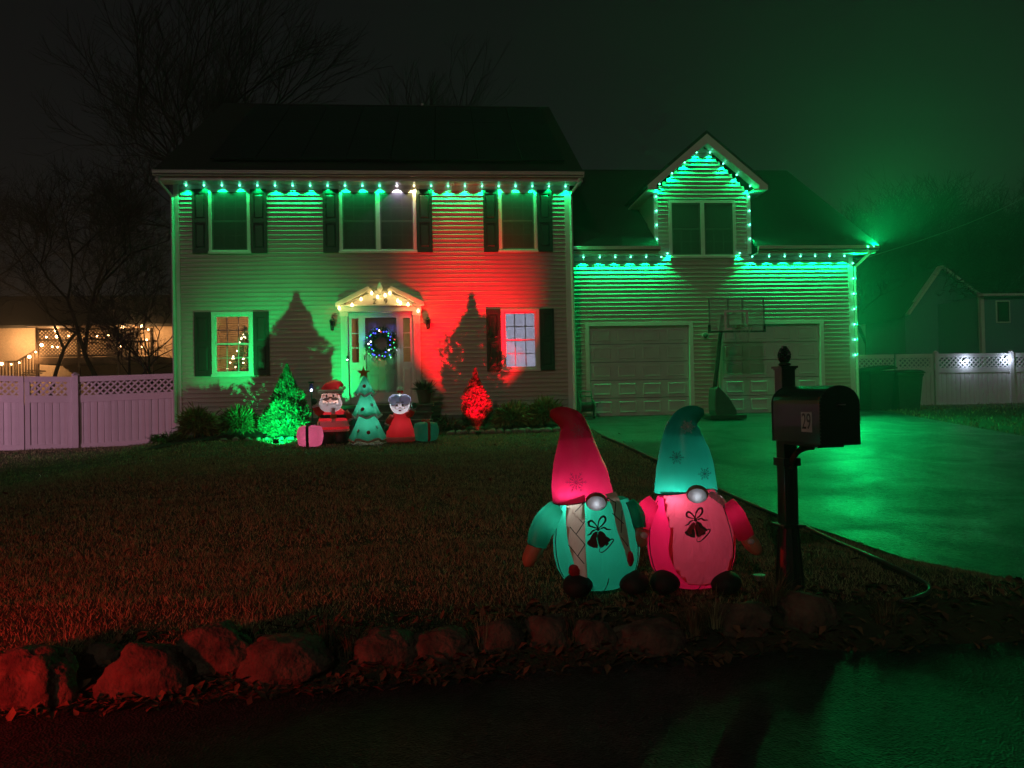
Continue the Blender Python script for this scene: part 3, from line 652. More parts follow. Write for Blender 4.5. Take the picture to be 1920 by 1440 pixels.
# vertical strings face the street
vl = [(DM-DW, GY-.05, z) for z in (5.40, 5.05, 4.70, 4.35)]; vr = [(DM+DW, GY-.05, z) for z in (5.40, 5.05, 4.70, 4.35)]
leds('string_lights', 'green lights down the left edge of the dormer', vl, [(0, -1, -.15)]*4, 'g'*4, 16, size=150, blend=.4)
leds('string_lights', 'green lights down the right edge of the dormer', vr, [(0, -1, -.15)]*4, 'g'*4, 16, size=150, blend=.4)
cz = [3.72-k*.385 for k in range(7)]
leds('string_lights', 'bright green lights down the right corner of the garage', [(GX1+.0, GY-.05, z) for z in cz], [(.10, -1, .10)]*7, 'g'*7, 115, size=136, blend=.5)
leds('string_lights', 'pair of bright green lights at the right end of the garage gutter', [(GX1+.16, .10, 4.02), (GX1+.30, .10, 4.03)], [(.05, -.35, 1), (.35, -.2, 1)], 'gg', 3600, size=165, blend=.35)
leds('string_lights', 'green lights at the lower corners of the dormer window', [(DM-.93, GY-.07, 4.02), (DM+.92, GY-.07, 4.02)], [(.25, 0, -1), (-.25, 0, -1)], 'gg', 22, size=130, blend=.4, wire=False)
leds('string_lights', 'tiny green lights down the right corner of the two storey house', [(WX1+.035, -.03, 4.9-k*.39) for k in range(5)], [(1, -.25, 0)]*5, 'g'*5, 4, size=140, blend=.4)

# ------------------------------------------------------------------ flood lights in the bed
def flood(name, label, loc, aim, power, col, size, blend):
    loc = Vector(loc); t = thing(name, label, 'flood light', tuple(loc)); d = (Vector(aim)-loc).normalized()
    MB().tube([loc+Vector((0, 0, -.10)), loc+Vector((0, 0, -.02))], .012, 6).build('stake', BLACKP, t)
    MB().obox(loc-d*.05, loc+d*.0, .11, .08).build('housing', BLACKP, t, bevel=.008)
    q = MB().obox(loc+d*.0005, loc+d*.004, .09, .06).build('lens', emit(name+'_lens', col, 3), t)
    light('flood_beam', 'SPOT', loc+d*.03, power, col, q, radius=.02, size=size, blend=blend, aim=loc+d)
def beyond(tip, shadow, z):
    d = tip-shadow; k = (z-shadow.z)/d.z; return shadow+d*k
GT = at(540, 818, -1.55); RT_ = at(893, 800, -1.35)
GL = beyond(at(541, 683, -1.55), at(562, 553, 0), -.2); RL = beyond(at(895, 690, -1.35), at(893, 553, 0), -.15)
print('FLOODS', GL, RL)
flood('flood_light', 'small spot light shining green at the left cone shaped spruce', GL, (GL.x-.30, 0, 1.0), 1250, GREEN, 80, 1.0)
flood('flood_light', 'small spot light shining red at the right cone shaped spruce', RL, (RL.x-.03, 0, 2.0), 4000, REDL, 58, 1.0)

# ------------------------------------------------------------------ conifers and shrubs
def tufts(P, D, L, wd):
    """small needle sprays: one thin two-triangle blade at each point P along D"""
    n = len(P); D = D/np.linalg.norm(D, axis=1)[:, None]; r_ = rng.normal(size=(n, 3)); sd_ = np.cross(D, r_); sd_ /= np.linalg.norm(sd_, axis=1)[:, None]
    L = L[:, None]; m = P+D*L*.45; a = P; t = P+D*L
    V = np.stack([a, m+sd_*wd*L, t, m-sd_*wd*L], 1).reshape(-1, 3); Fc = np.arange(4*n).reshape(-1, 4)
    return V, Fc
def spruce(name, label, base, h, rad, m, n=9000, seed=0, bulge=(), needle=.07, prof=(.78, 1, .96, .80, .60, .40, .20, .09, .03)):
    pf_ = list(prof)
    base = Vector(base); t = thing(name, label, 'tree', tuple(base), 'conifers in the front bed')
    MB().tube([base, base+Vector((0, 0, h*.5)), base+Vector((0, 0, h*.93))], [.035, .022, .006], 7).build('trunk', BARK, t)
    g = np.random.default_rng(seed); u = g.uniform(0, 1, n)**.75; z = (1-np.sqrt(1-u*.999))  # more low down
    z = g.uniform(0, 1, n)**1.35
    prof = np.interp(z, [0, .08, .25, .45, .6, .72, .85, .93, 1], pf_)
    a = g.uniform(0, 2*np.pi, n)
    lump = 1+.16*np.sin(a*3+z*9+seed)+.13*np.sin(a*5-z*17+seed*2)+.10*np.sin(z*26+a*2)
    for bz, ba, bs in bulge: lump += bs*np.exp(-((z-bz)/.10)**2)*np.clip(np.cos(a-ba), 0, 1)
    rr = rad*prof*lump*(1-.45*g.uniform(0, 1, n)**2.2)
    P = np.stack([base.x+rr*np.cos(a), base.y+rr*np.sin(a), base.z+.03+z*h*.96], 1)
    D = np.stack([np.cos(a), np.sin(a), .45+z*.9], 1)+g.normal(size=(n, 3))*.45
    D[:, :2] *= (1-.75*z**3)[:, None]; V, Fc = tufts(P, D, needle*g.uniform(.6, 1.5, n)*(1-.45*z), .16)
    link(bpy.data.objects.new('crown', fastmesh('crown', V, Fc, m, 4)), t)
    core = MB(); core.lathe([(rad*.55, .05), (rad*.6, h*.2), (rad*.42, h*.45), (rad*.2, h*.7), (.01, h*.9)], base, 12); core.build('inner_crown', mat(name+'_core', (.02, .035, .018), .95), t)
    return t
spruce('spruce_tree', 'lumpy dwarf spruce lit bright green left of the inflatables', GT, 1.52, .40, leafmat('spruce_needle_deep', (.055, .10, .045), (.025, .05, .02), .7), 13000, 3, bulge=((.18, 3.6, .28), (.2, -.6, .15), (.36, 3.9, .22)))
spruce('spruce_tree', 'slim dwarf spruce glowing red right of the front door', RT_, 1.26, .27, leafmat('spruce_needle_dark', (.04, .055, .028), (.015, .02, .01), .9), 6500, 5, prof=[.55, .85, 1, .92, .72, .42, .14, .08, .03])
def moundshrub(label, px, py, Y, w_, h, m, n=2600, seed=0, L=.16, droop=.5):
    base = at(px, py, Y); base.z = gz(base.x, base.y); t = thing('shrub', label, 'shrub', tuple(base), 'low shrubs in the front bed')
    g = np.random.default_rng(seed+40); a = g.uniform(0, 2*np.pi, n); u = np.sqrt(g.uniform(0, 1, n)); e = g.uniform(0, 1, n)
    lump = 1+.18*np.sin(a*4+seed)+.12*np.sin(a*7+seed*2)
    k = g.integers(0, 26, n); ca = g.uniform(0, 6.28, 26); cr = np.sqrt(g.uniform(0, 1, 26))*.75; ch = (1-cr**2)*.75+.12*g.uniform(-1, 1, 26)
    P = np.stack([base.x+w_*.5*cr[k]*np.cos(ca[k])+g.normal(size=n)*w_*.09, base.y+w_*.42*cr[k]*np.sin(ca[k])+g.normal(size=n)*w_*.09, base.z+np.clip(h*(ch[k]+g.normal(size=n)*.09), .02, None)], 1)
    D = P-np.array(base)-np.array([0, 0, h*.3]); D[:, 2] -= droop*np.abs(g.normal(size=n))*.3; D += g.normal(size=(n, 3))*.08
    V, Fc = tufts(P, D, L*g.uniform(.5, 1.3, n), .07); link(bpy.data.objects.new('foliage', fastmesh('foliage', V, Fc, m, 4)), t)
    st_ = MB()
    for q in range(9):
        aa = q*.7+seed; st_.tube([base, base+Vector((math.cos(aa)*w_*.12, math.sin(aa)*w_*.12, h*.3)), base+Vector((math.cos(aa)*w_*.3, math.sin(aa)*w_*.25, h*.65))], [.012, .009, .004], 4)
    st_.build('stems', BARK, t)
moundshrub('feathery golden shrub at the left corner of the house', 372, 828, -1.0, .75, .60, GOLDC, 3600, 1, .17)
moundshrub('feathery green shrub between the golden shrub and the left spruce', 450, 828, -1.2, .85, .55, GREENC, 3600, 2, .16)
moundshrub('feathery shrub half lit red right of the red spruce', 962, 806, -1.1, .72, .50, GOLDC, 3200, 3, .17)
moundshrub('feathery golden shrub next to the garage corner', 1022, 800, -1.0, .80, .58, GOLDC, 3400, 4, .17)
moundshrub('low dry shrub between the steps and the red spruce', 838, 808, -1.2, .75, .26, DRYPL, 1600, 5, .14)
moundshrub('low dark ground plant by the fence corner', 318, 838, -.9, .7, .22, GREENC, 1200, 6, .12)
# planter on the stoop
pp = Vector((-.52, -.55, .42)); pl = thing('planter', 'dark ribbed planter with drooping plant on the top step', 'planter', tuple(pp))
MB().lathe([(.10, 0), (.13, .02), (.17, .27), (.185, .28), (.185, .31), (.16, .31)], pp, 20).build('pot', mat('pot_red', (.12, .035, .03), .5), pl, smooth=False)
g = np.random.default_rng(9); n = 260; a = g.uniform(0, 6.28, n); P = np.stack([pp.x+.10*np.cos(a)*g.uniform(0, 1, n), pp.y+.10*np.sin(a)*g.uniform(0, 1, n), np.full(n, pp.z+.30)], 1)
V, Fc = tufts(P, np.stack([np.cos(a)*.6, np.sin(a)*.6, g.uniform(-.2, 1.2, n)], 1), g.uniform(.1, .32, n), .05)
link(bpy.data.objects.new('plant', fastmesh('plant', V, Fc, DRYPL, 4)), pl)

# edging stones along the bed
for i in range(17):
    px = 848+i*13+random.uniform(-3, 3); p = at(px, 809, -1.75); p.z = gz(p.x, p.y)
    o = MB().ball((p.x, p.y+random.uniform(-.03, .03), p.z+.02), random.uniform(.07, .11), .07, random.uniform(.05, .085), 2, .35, 1.6, i).build('edging_stone', STONE2, None, smooth=True)
    tag(o, 'small grey stone edging the planting bed by the right window', 'stone', 'small stones edging the right bed')
for i in range(8):
    px = 420+i*21+random.uniform(-5, 5); p = at(px, 833, -1.9); p.z = gz(p.x, p.y)
    o = MB().ball((p.x, p.y, p.z+.01), random.uniform(.05, .09), .06, random.uniform(.04, .06), 2, .35, 1.6, i+30).build('edging_stone', STONE2, None, smooth=True)
    tag(o, 'small dark stone edging the bed below the left shrubs', 'stone', 'small stones edging the left bed')

# ------------------------------------------------------------------ wreath on the door
wc = Vector(at(714, 644, -.10)); wth = thing('wreath', 'lit evergreen wreath with coloured bulbs on the front door', 'wreath', tuple(wc))
g = np.random.default_rng(4); n = 2600; a = g.uniform(0, 6.283, n); b = g.uniform(0, 6.283, n); rt = .075*np.sqrt(g.uniform(.2, 1, n)); RR = .27
P = np.stack([wc.x+(RR+rt*np.cos(b))*np.cos(a), wc.y+.01+rt*np.sin(b)*.6, wc.z+(RR+rt*np.cos(b))*np.sin(a)], 1)
D = np.stack([np.cos(a)*np.cos(b), np.sin(b)-.3, np.sin(a)*np.cos(b)], 1)+g.normal(size=(n, 3))*.5
V, Fc = tufts(P, D, g.uniform(.05, .10, n), .10); link(bpy.data.objects.new('foliage', fastmesh('foliage', V, Fc, SPRUCE, 4)), wth)
MB().tube([(wc.x+RR*math.cos(k*math.pi/12), wc.y+.02, wc.z+RR*math.sin(k*math.pi/12)) for k in range(25)], .02, 6).build('ring', BARK, wth)
E_GR2 = emit('green_mini', (.06, 1.0, .30), 2.4)
mini = [MB().ball((0,0,0), .015, sub=1).mesh('bulb', m) for m in (E_BLUE, E_BLUE, E_GR2, E_RED, E_WHITE)]
lc = [(.15, .15, 1), (.15, .15, 1), (.2, 1, .4), (1, .3, .2), (.8, .9, 1)]
for i in range(34):
    aa = i*2*math.pi/34+random.uniform(-.06, .06); q = random.choice([0, 1, 1, 0, 2, 2, 3, 4]); rr = RR+random.uniform(-.06, .07)
    p = Vector((wc.x+rr*math.cos(aa), wc.y-.075, wc.z+rr*math.sin(aa))); b_ = inst('bulb', mini[q], wth, p)
for aa, q, pw_ in ((2.9, 0, 1.3), (2.0, 0, .8), (-2.4, 2, 1.3), (-1.0, 2, .8), (-1.7, 3, .8), (.9, 0, .8), (-.4, 4, .4)):
    light('bulb_light', 'POINT', (wc.x+(RR+.09)*math.cos(aa), wc.y-.08, wc.z+(RR+.09)*math.sin(aa)), pw_, lc[q], wth, radius=.02)
# ribbon tail of the wreath
MB().tube([(wc.x-.16, wc.y-.07, wc.z-.25), (wc.x-.2, wc.y-.08, wc.z-.36), (wc.x-.12, wc.y-.07, wc.z-.45)], [.02, .05, .012], 8, sy=.3).build('ribbon', nylon('ribbon_sheer', (.6, .6, .7), .5), wth)

# warm bulbs along the pediment
pb = thing('string_lights', 'warm white bulbs along the pediment over the front door', 'string lights', (pcx, -.2, pz))
BW = MB().lathe([(.006, .035), (.012, .025), (.026, 0), (.028, -.02), (.016, -.042), (.004, -.048)], (0, 0, 0), 10).mesh('bulb', E_WARM)
pbl = [(636, 577), (660, 571), (677, 560), (697, 549), (708, 556), (722, 553), (731, 549), (746, 563), (751, 567), (765, 570), (784, 582)]
pbp = [at(x, y, -.235) for x, y in pbl]
MB().tube([p+Vector((0, .01, .04)) for p in pbp], .004, 4).build('cable', BLACKP, pb)
for i, p in enumerate(pbp):
    b_ = inst('bulb', BW, pb, p); b_['_w'] = tuple(p)
    light('bulb_light', 'POINT', p+Vector((0, -.035, -.01)), 1.0 if i not in (4, 5) else .5, (1.0, .64, .18), b_, radius=.025)

# indoor tree behind the lower left window
it = thing('indoor_christmas_tree', 'lit christmas tree seen through the lower left window', 'christmas tree', (-4.72, .75, .48))
g = np.random.default_rng(11); n = 2200; z = g.uniform(0, 1, n)**1.3; a = g.uniform(0, 6.283, n); rr = .55*(1-z)*g.uniform(.5, 1, n)
P = np.stack([-4.72+rr*np.cos(a), .75+rr*np.sin(a)*.9, .55+z*1.75], 1)
V, Fc = tufts(P, np.stack([np.cos(a), np.sin(a), .2+0*a], 1)+g.normal(size=(n, 3))*.4, g.uniform(.08, .16, n), .1); link(bpy.data.objects.new('crown', fastmesh('crown', V, Fc, SPRUCE, 4)), it)
MB().tube([(-4.72, .75, .48), (-4.72, .75, 2.2)], .02, 6).build('trunk', BARK, it)
tb = MB().ball((0,0,0), .019, sub=1).mesh('bulb', E_TWINK)
for i in range(44):
    zf = random.random()**1.2; aa = random.uniform(math.pi*1.05, math.pi*1.95); q = .68*(1-zf)+.05
    inst('bulb', tb, it, (-4.72+q*math.cos(aa), .75+q*math.sin(aa)*.80, .75+zf*1.5))

# ------------------------------------------------------------------ white vinyl fences
def fence_run(name, label, A, B, zA, zB, top=1.78, posts=(), gate=False):
    """A,B ground ends (x,y); a run of posts, rails, lattice and pickets"""
    A = Vector((A[0], A[1], zA)); B = Vector((B[0], B[1], zB)); t = thing(name, label, 'gate' if gate else 'fence', tuple(A))
    d = B-A; Lh = math.hypot(d.x, d.y); ux = Vector((d.x, d.y, 0))/Lh; nv = Vector((-ux.y, ux.x, 0)); ang = math.atan2(ux.y, ux.x)
    P = lambda s_, z, o=0: Vector((A.x, A.y, 0))+ux*s_+nv*o+Vector((0, 0, zA+(zB-zA)*s_/Lh+z))
    def rail(z0, z1, th, nm, s0=0, s1=Lh): MB().obox(P(s0, (z0+z1)/2), P(s1, (z0+z1)/2), th, z1-z0).build(nm, VINYL, t, bevel=.006)
    rail(.04, .17, .05, 'bottom_rail'); rail(1.16, 1.33, .05, 'middle_rail'); rail(top-.13, top, .055, 'top_rail')
    if gate:
        for s0 in (.05, Lh-.05): MB().obox(P(s0, .17), P(s0, 1.16), .052, .10, up=ux).build('stile', VINYL, t); MB().obox(P(s0, 1.33), P(s0, top-.13), .052, .10, up=ux).build('stile', VINYL, t)
    # pickets: tongue and groove boards with a rounded face
    pwid = .148; s0 = .10 if gate else .02; n = int((Lh-2*s0)/pwid); pwid = (Lh-2*s0)/n
    pm_ = MB(); hw = pwid/2
    pr = [(-hw, .004), (-hw+.010, -.007), (0, -.011), (hw-.010, -.007), (hw, .004)]
    V = [(x, y, z) for z in (0, .99) for x, y in pr]; pm_.add(V, [(k, k+1, k+6, k+5) for k in range(4)]+[(4, 0, 5, 9)])
    pme = pm_.mesh('picket', VINYL)
    for i in range(n):
        q = P(s0+pwid*(i+.5), .17); inst('picket', pme, t, q, (random.uniform(-.004, .004), random.uniform(-.003, .003), ang+random.uniform(-.05, .05)))
    # lattice: crossed diagonal strips between middle and top rail
    lt = MB(); z0, z1 = 1.33, top-.13; h = z1-z0; sp = .152; k = -h
    while k < Lh:
        for sg in (1, -1):
            a0, a1 = (k, k+h) if sg > 0 else (k+h, k); c0, c1 = max(0, min(a0, a1)), min(Lh, max(a0, a1))
            if c1-c0 > .01:
                zz0 = z0+(c0-a0)/(a1-a0)*h; zz1 = z0+(c1-a0)/(a1-a0)*h
                o_ = -.006 if sg > 0 else .006
                lt.obox(P(c0, zz0, o_), P(c1, zz1, o_), .009, .042, up=nv.cross(Vector((0, 0, 1))) if False else (0, 0, 1))
        k += sp
    lt.build('lattice', VINYL, t)
    for s_ in posts:
        q = P(s_, 0); pb_ = MB().obox(q-Vector((0, 0, .1)), q+Vector((0, 0, top+.03)), .125, .125, up=ux).build('post', VINYL, t, bevel=.006)
        MB().lathe([(.095, 0), (.095, .025), (.075, .03), (.02, .075), (.001, .08)], q+Vector((0, 0, top+.03)), 4).build('post_cap', VINYL, pb_)
    return t
def fz(p, t_=1.80): return p
lfA = at(-75, 848, .6); lf1 = at(47, 848, .9); lf2 = at(143, 846, 1.2); lf3 = (-6.12, 2.0)
fence_run('fence_gate', 'left leaf of the white vinyl gate cut by the picture edge', (lfA.x, .6), (lf1.x-.012, .9), lfA.z, lf1.z, gate=True)
fence_run('fence_gate', 'right leaf of the white vinyl gate beside the fence post', (lf1.x+.012, .9), (lf2.x-.08, 1.2), lf1.z, lf2.z, gate=True)
fence_run('fence', 'white vinyl fence panel with lattice top between gate and house corner', (lf2.x, 1.2), lf3, lf2.z, lf2.z+.08, posts=(0,))
rY = 5.4
def rg(px, py): p = at(px, py, rY); return p
r0 = rg(1597, 770); r1 = rg(1678, 768); r2 = rg(1757, 768); r3 = rg(1898, 764); r4 = rg(2080, 760)
fence_run('fence', 'short white vinyl fence panel behind the bins', (r0.x, rY), (r1.x, rY), r1.z, r1.z, top=1.76, posts=())
fence_run('fence_gate', 'white vinyl gate with lattice top right of the bins', (r1.x+.07, rY), (r2.x-.10, rY), r1.z, r1.z, top=1.76, gate=True)
fence_run('fence', 'white vinyl fence panel carrying two small solar lights', (r2.x, rY), (r3.x, rY), r1.z-.02, r3.z-.02, top=1.78, posts=(0,))
fence_run('fence', 'white vinyl fence panel cut by the right picture edge', (r3.x, rY), (r4.x, rY), r3.z-.02, r4.z-.02, top=1.78, posts=(0,))
for px, py, lab in ((1811, 675, 'small solar fence light in the middle of the right fence panel'), (1888, 671, 'small solar fence light next to the right fence post')):
    p = at(px, py, rY-.06); t = thing('solar_light', lab, 'solar light', tuple(p))
    MB().box(p.x-.05, p.x+.05, p.y-.0, p.y+.03, p.z-.02, p.z+.05).build('housing', BLACKP, t); MB().ball((p.x, p.y-.012, p.z), .03, sub=1).build('lamp', E_COOL, t)
    light('lamp_light', 'POINT', (p.x, p.y-.10, p.z-.05), 6.0, (.7, .8, 1.0), t, radius=.02)

# ------------------------------------------------------------------ trash bins
def bin_(label, px, py, Y, w_, h, rz, tilt=0):
    p = at(px, py, Y); p.z = gz(p.x, p.y)+.01; t = thing('trash_bin', label, 'trash bin', tuple(p), 'trash bins by the garage')
    V = []
    for z, k in ((.0, .80), (.10, .82), (h-.14, 1.0), (h-.12, 1.06), (h-.06, 1.06)):
        V += [(p.x+sx_*w_/2*k, p.y+sy_*w_*.55*k, p.z+z) for sx_, sy_ in ((-1,-1),(1,-1),(1,1),(-1,1))]
    f = [(i*4+k, i*4+(k+1)%4, (i+1)*4+(k+1)%4, (i+1)*4+k) for i in range(4) for k in range(4)]+[(3,2,1,0),(16,17,18,19)]
    MB().add(V, f).rot(rz, p).build('body', BIN, t, bevel=.02)
    lid = MB(); lw = w_/2*1.12; ld = w_*.55*1.12
    V = []
    for z, k in ((0, 1), (.03, 1), (.075, .86), (.10, .6)): V += [(p.x+sx_*lw*k, p.y+sy_*ld*k-.02, p.z+h-.055+z+tilt*sx_*.1) for sx_, sy_ in ((-1,-1),(1,-1),(1,1),(-1,1))]
    lid.add(V, [(i*4+k, i*4+(k+1)%4, (i+1)*4+(k+1)%4, (i+1)*4+k) for i in range(3) for k in range(4)]+[(3,2,1,0),(12,13,14,15)]).rot(rz, p).build('lid', BIN, t, bevel=.015)
    hd = MB().tube([(p.x-w_*.4, p.y+w_*.6, p.z+h-.08), (p.x-w_*.4, p.y+w_*.72, p.z+h-.06), (p.x+w_*.4, p.y+w_*.72, p.z+h-.06), (p.x+w_*.4, p.y+w_*.6, p.z+h-.08)], .015, 6).rot(rz, p); hd.build('handle', BLACKP, t)
    for sg in (-1, 1): MB().tube([(p.x+sg*w_*.36, p.y+w_*.48, p.z+.11), (p.x+sg*w_*.42, p.y+w_*.48, p.z+.11)], .11, 14).rot(rz, p).build('wheel', BLACKP, t)
bin_('taller dark bin beside the garage corner with its lid ajar', 1637, 784, 1.5, .74, 1.12, R(8), .35)
bin_('shorter dark bin right of the taller bin in front of the gate', 1697, 786, 1.3, .64, 1.02, R(-6), 0)

# ------------------------------------------------------------------ mailbox
MP = gnd(1481, 1094); mbx, mby, mbz = MP
print('MAILBOX', MP)
mt = thing('mailbox', 'black post mounted mailbox numbered 29 with a pineapple finial', 'mailbox', tuple(MP))
MG = mat('mailbox_paint', (.014, .022, .018), .28, var=.1, coat=.4, bump=.03, bscale=30)
eye = CAM.z; sc_ = (Vector((mbx, mby, 0))-Vector((CAM.x, CAM.y, 0))).dot(FWD); mz = lambda py: eye+(731-py)/F*sc_
po = MB().box(mbx-.05, mbx+.05, mby-.05, mby+.05, mz(990), mz(693))
for k in (-.025, .025): po.box(mbx+k-.008, mbx+k+.008, mby-.056, mby-.0505, mz(980), mz(860))
po.build('post', MG, mt, bevel=.006)
sl2 = MB(); zb, zt = mbz-.05, mz(988); NN = 24; V = []
for z, r_ in ((zb, .098), (zb+.06, .098), (zt-.02, .070), (zt, .070)):
    for k in range(NN): 
        a = 2*math.pi*k/NN; q = r_*(1.0 if k % 2 else .93); V.append((mbx+q*math.cos(a), mby+q*math.sin(a), z))
sl2.add(V, [(i*NN+k, i*NN+(k+1)%NN, (i+1)*NN+(k+1)%NN, (i+1)*NN+k) for i in range(3) for k in range(NN)]+[tuple(range(3*NN, 4*NN))]).build('fluted_base', MG, mt)
MB().box(mbx-.085, mbx+.085, mby-.085, mby+.085, zt+.0005, zt+.018).build('base_collar', MG, mt, bevel=.004)
MB().box(mbx-.066, mbx+.066, mby-.066, mby+.066, mz(875), mz(860)).build('post_band', MG, mt, bevel=.004)
MB().box(mbx-.064, mbx+.064, mby-.064, mby+.064, mz(693), mz(689)).box(mbx-.055, mbx+.055, mby-.055, mby+.055, mz(696), mz(693)-.0005).build('post_cap', MG, mt)
fh = mz(651)-mz(689); fz0 = mz(689)
fin = MB().lathe([(.030, 0), (.042, .008), (.042, .018), (.026, .026)], (mbx, mby, fz0), 16); fin.build('finial_base', MG, mt, smooth=True)
sc2 = MB()
prof = lambda u: .044*math.sin(math.pi*min(1, .16+u*.84))**.75*(1-.15*u)
for i in range(7):
    u = i/7; z = fz0+.026+u*(fh-.03); 
    for k in range(8):
        a = 2*math.pi*(k+.5*(i % 2))/8; r_ = prof(u); c_ = Vector((mbx+r_*math.cos(a), mby+r_*math.sin(a), z)); o_ = Vector((math.cos(a), math.sin(a), 0))
        tn = Vector((-o_.y, o_.x, 0))*(.016*(1-.4*u)); sc2.add([c_-tn-o_*.01, c_-o_*.004-Vector((0, 0, .008)), c_+tn-o_*.01, c_+Vector((0, 0, .022))-o_*.004, c_+o_*.007+Vector((0, 0, .004))], [(0,1,4),(1,2,4),(2,3,4),(3,0,4)])
sc2.lathe([(.026, .024), (.040, .045), (.041, .06), (.03, .09), (.012, fh-.012), (.002, fh)], (mbx, mby, fz0), 12)
sc2.build('pineapple_finial', MG, mt)
# box: arched body extruded towards the street
bw, bf, bb = .135, mby-.06-.53, mby-.062; z0_, z1_ = mz(826), mz(727)
hs_ = z1_-z0_-bw*.85
arch = [(-bw, 0), (bw, 0)]+[(bw*math.cos(math.pi*k/16), hs_+bw*.85*math.sin(math.pi*k/16)) for k in range(17)]
MB().prism([(mbx+x, z0_+z) for x, z in arch], bf, bb).build('box_body', MG, mt, bevel=.004)
door_ = [(mbx+x*1.035, z0_-.004+z*1.012) for x, z in arch]
dr = MB().prism(door_, bf-.016, bf-.0005).build('box_door', MG, mt, bevel=.004)
MB().prism([(mbx+x*1.03, z0_-.002+z*1.01) for x, z in arch], bb+.0005, bb+.012).build('box_back', MG, mt, bevel=.003)
rv = MB().ball((0,0,0), .0032, sub=1).mesh('rivet', METAL)
for x, z in [(-bw*1.03, h) for h in np.linspace(.01, hs_, 12)]+[(bw*1.03*math.cos(a), hs_+bw*.87*math.sin(a)) for a in np.linspace(math.pi, 0, 17)]+[(bw*1.03, h) for h in np.linspace(hs_, .01, 12)]:
    inst('rivet', rv, dr, (mbx+x*.985, bf-.017, z0_+z*.992))
MB().tube([(mbx-.02, bf-.018, z0_+.24), (mbx-.02, bf-.04, z0_+.245), (mbx+.02, bf-.04, z0_+.245), (mbx+.02, bf-.018, z0_+.24)], .005, 6).build('door_knob', METAL, dr)
MB().box(mbx-.09, mbx+.09, bf+.08, bb+.02, z0_-.024, z0_-.0045).build('mounting_plate', MG, mt, bevel=.003)
br = []
for k in range(9):
    a = k/8*math.pi/2; br.append((mbx, mby-.05-.27*(1-math.cos(a)), mz(880)+(z0_-.03-mz(880))*math.sin(a)))
MB().tube(br, .024, 4, ref=(1, 0, .0)).build('brace', MG, mt, bevel=.004)
MB().obox((mbx+.136, bf+.30, z0_+.10), (mbx+.136, bf+.30, z0_+.26), .006, .03, up=(0, 1, 0)).build('flag', mat('flag_red', (.25, .02, .02), .5), mt)
lw_, lh_ = .115, .125; cyl_ = mby-.06-.30
pls = MB().box(mbx-bw-.003, mbx-bw-.0008, cyl_-lw_/2-.1, cyl_+lw_/2-.1, z0_+.075, z0_+.075+lh_).build('number_plate', mat('number_plate', (.80, .82, .78), .6), mt)
o_ = text('29', .142, .0008, BLACK, mt, (mbx-bw-.0042, cyl_-.10, z0_+.075+lh_/2), (R(90), 0, R(-90)), 'house_number'); o_.scale = (.72, 1.0, 1)

mt.rotation_euler.z = R(7)
